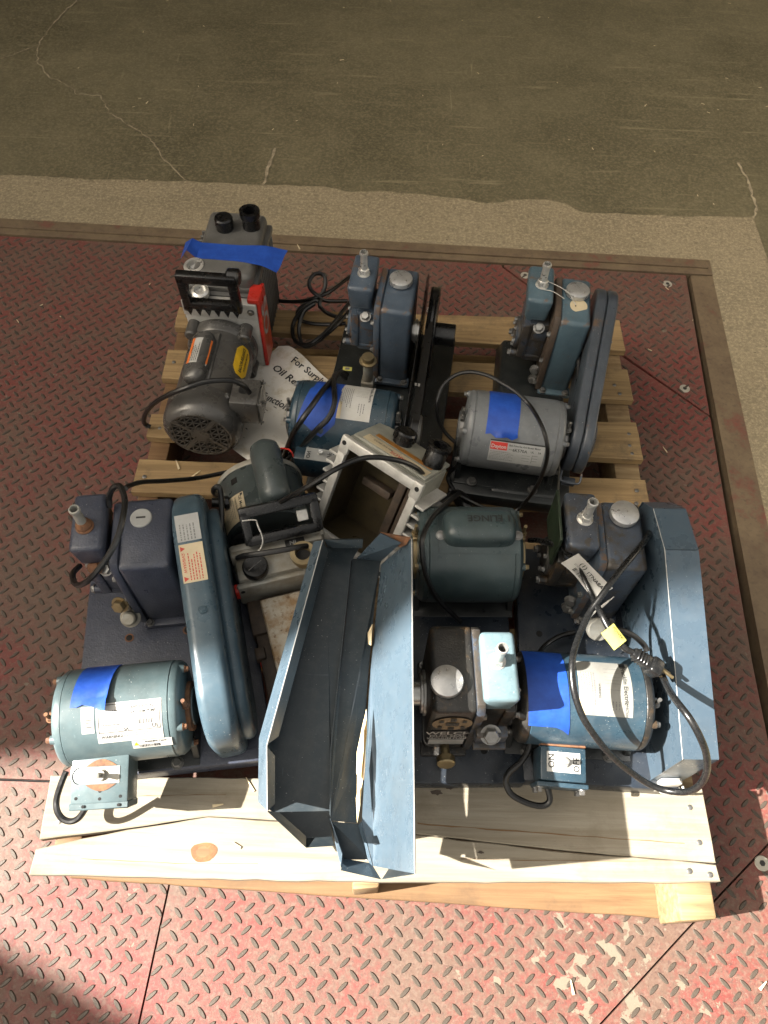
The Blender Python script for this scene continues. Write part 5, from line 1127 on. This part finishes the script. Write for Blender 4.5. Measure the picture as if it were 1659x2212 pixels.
hp('middle_strip', 'sheetshade', ([(-.0605, .440, .294), (-.015, .442, .285), (-.022, .369, .280), (-.027, .263, .275), (-.031, .144, .265), (-.033, .053, .262), (-.0705, .053, .276), (-.0745, .141, .282), (-.067, .280, .286)], U_))
hp('strip_lip', 'sheetshade', ([(-.0605, .440, .3045), (-.0605, .440, .288), (-.0745, .141, .276), (-.0745, .141, .297)], (1, 0, 0)), ([(-.0745, .141, .297), (-.0745, .141, .276), (-.0705, .053, .272), (-.0695, .053, .300)], (1, 0, 0)))
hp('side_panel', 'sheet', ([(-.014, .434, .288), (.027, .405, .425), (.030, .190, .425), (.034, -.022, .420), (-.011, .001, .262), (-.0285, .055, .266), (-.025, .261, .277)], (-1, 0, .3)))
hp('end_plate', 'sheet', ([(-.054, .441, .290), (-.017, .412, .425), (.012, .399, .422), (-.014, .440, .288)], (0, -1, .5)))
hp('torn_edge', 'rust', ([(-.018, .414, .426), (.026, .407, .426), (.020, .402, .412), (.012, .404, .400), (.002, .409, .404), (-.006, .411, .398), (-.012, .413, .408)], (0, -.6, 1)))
hp('sun_stop_panel', 'sheetshade', ([(-.075, .032, .283), (-.070, .40, .288), (-.066, .27, .150), (-.066, .032, .137)], (-1, 0, 0)))  # hidden sheet added to block sun passing beneath the guard
hp('lower_strip', 'sheetshade', ([(-.0695, .052, .275), (-.032, .052, .262), (-.015, .010, .250), (-.052, .009, .250)], U_))
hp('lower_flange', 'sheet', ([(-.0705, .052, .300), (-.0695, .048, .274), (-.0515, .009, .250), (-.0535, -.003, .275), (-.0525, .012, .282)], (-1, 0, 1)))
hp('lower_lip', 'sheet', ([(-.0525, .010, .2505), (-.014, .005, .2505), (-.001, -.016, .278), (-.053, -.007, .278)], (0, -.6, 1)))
hp('lower_lip', 'sheetshade', ([(0.0, -.0175, .296), (.011, -.001, .284), (.028, -.003, .322), (.034, -.0225, .4195)], (-.3, -1, .6)))
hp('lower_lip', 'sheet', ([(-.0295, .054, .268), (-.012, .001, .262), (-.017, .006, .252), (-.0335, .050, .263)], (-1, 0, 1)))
for q in ([(-.0285, .200, .293), (-.034, .165, .286), (-.0375, .120, .284), (-.0365, .085, .284), (-.0335, .064, .282), (-.0305, .090, .290), (-.0285, .125, .297), (-.0265, .165, .298)],
          [(-.0310, .185, .299), (-.0390, .140, .291), (-.0385, .112, .291), (-.0325, .098, .300), (-.0300, .140, .305)],
          [(-.0245, .330, .292), (-.031, .318, .286), (-.0295, .300, .286), (-.025, .295, .293)],
          [(-.0330, .100, .296), (-.0375, .080, .288), (-.0345, .050, .285), (-.0318, .070, .296)]):
    b = MB(); b.plate(q, .0016, (-.5, 0, 1)); b.out('split_splinter', 'brightwood', h_, True, flat=True)
for q in ([(.027, .405, .4255), (.030, .190, .4255), (.034, -.022, .4205)], [(-.103, .428, .3708), (-.153, .125, .3708), (-.145, .048, .3608)]):
    b = MB(); b.tube(q, .0007, 6, 1); b.out('bare_edge_highlight', 'alu', h_, True)  # bare metal along rim and crest, also a painted-in edge highlight
b = MB(); b.plate([(.008, .108, .3395), (.0105, .085, .3455), (.0165, .081, .3625), (.014, .092, .3555), (.0105, .094, .347)], .0008, (-1, 0, .3)); b.out('paint_chip', 'brownedge', h_, True, flat=True)

# ---- paper note under the pumps
pn = thing('paper_note', 'crumpled white paper note with large printed lines, lying between the back pumps', 'paper', (-.243, 1.034, .142), -38)
pf = lambda x, y, h: Vector((x, y, h+.006*math.sin(x*38)*math.cos(y*27)+.003*math.sin(y*70+x*20)+max(0, .05-x)*.1*0))
# local x runs along the print, local y up the page
b = MB(); b.patch(pf, -.012, .192, -.262, .012, 18, 22, .0005, lambda a, q: (.008*math.sin(q*7)*0, -.028*max(0, .12-a)*4*(q > .9)-.02*a*(q > .9))); sheet = b.out('sheet', 'paper', pn, angle=60)
def ptext(s, size, x0, y0): return text(s, size, lambda x, y, h: pf(x0+x, y0+y, h+.0008), 'ink', sheet, name='printed_line')
ptext('For Surplus MSE', .022, .044, -.022); ptext('Oil Removed', .025, .026, -.062); ptext('Not Functional', .022, .012, -.128)
b = MB()
for k in range(16):
    x, y = rnd.uniform(.02, .12), rnd.uniform(-.24, -.12); L = rnd.uniform(.002, .009); b.patch(lambda u, v, h: pf(u, v, h+.0006), x, x+L, y, y+rnd.uniform(.001, .003), 1, 1, .0002)
b.out('oil_spots', 'brownedge', sheet)
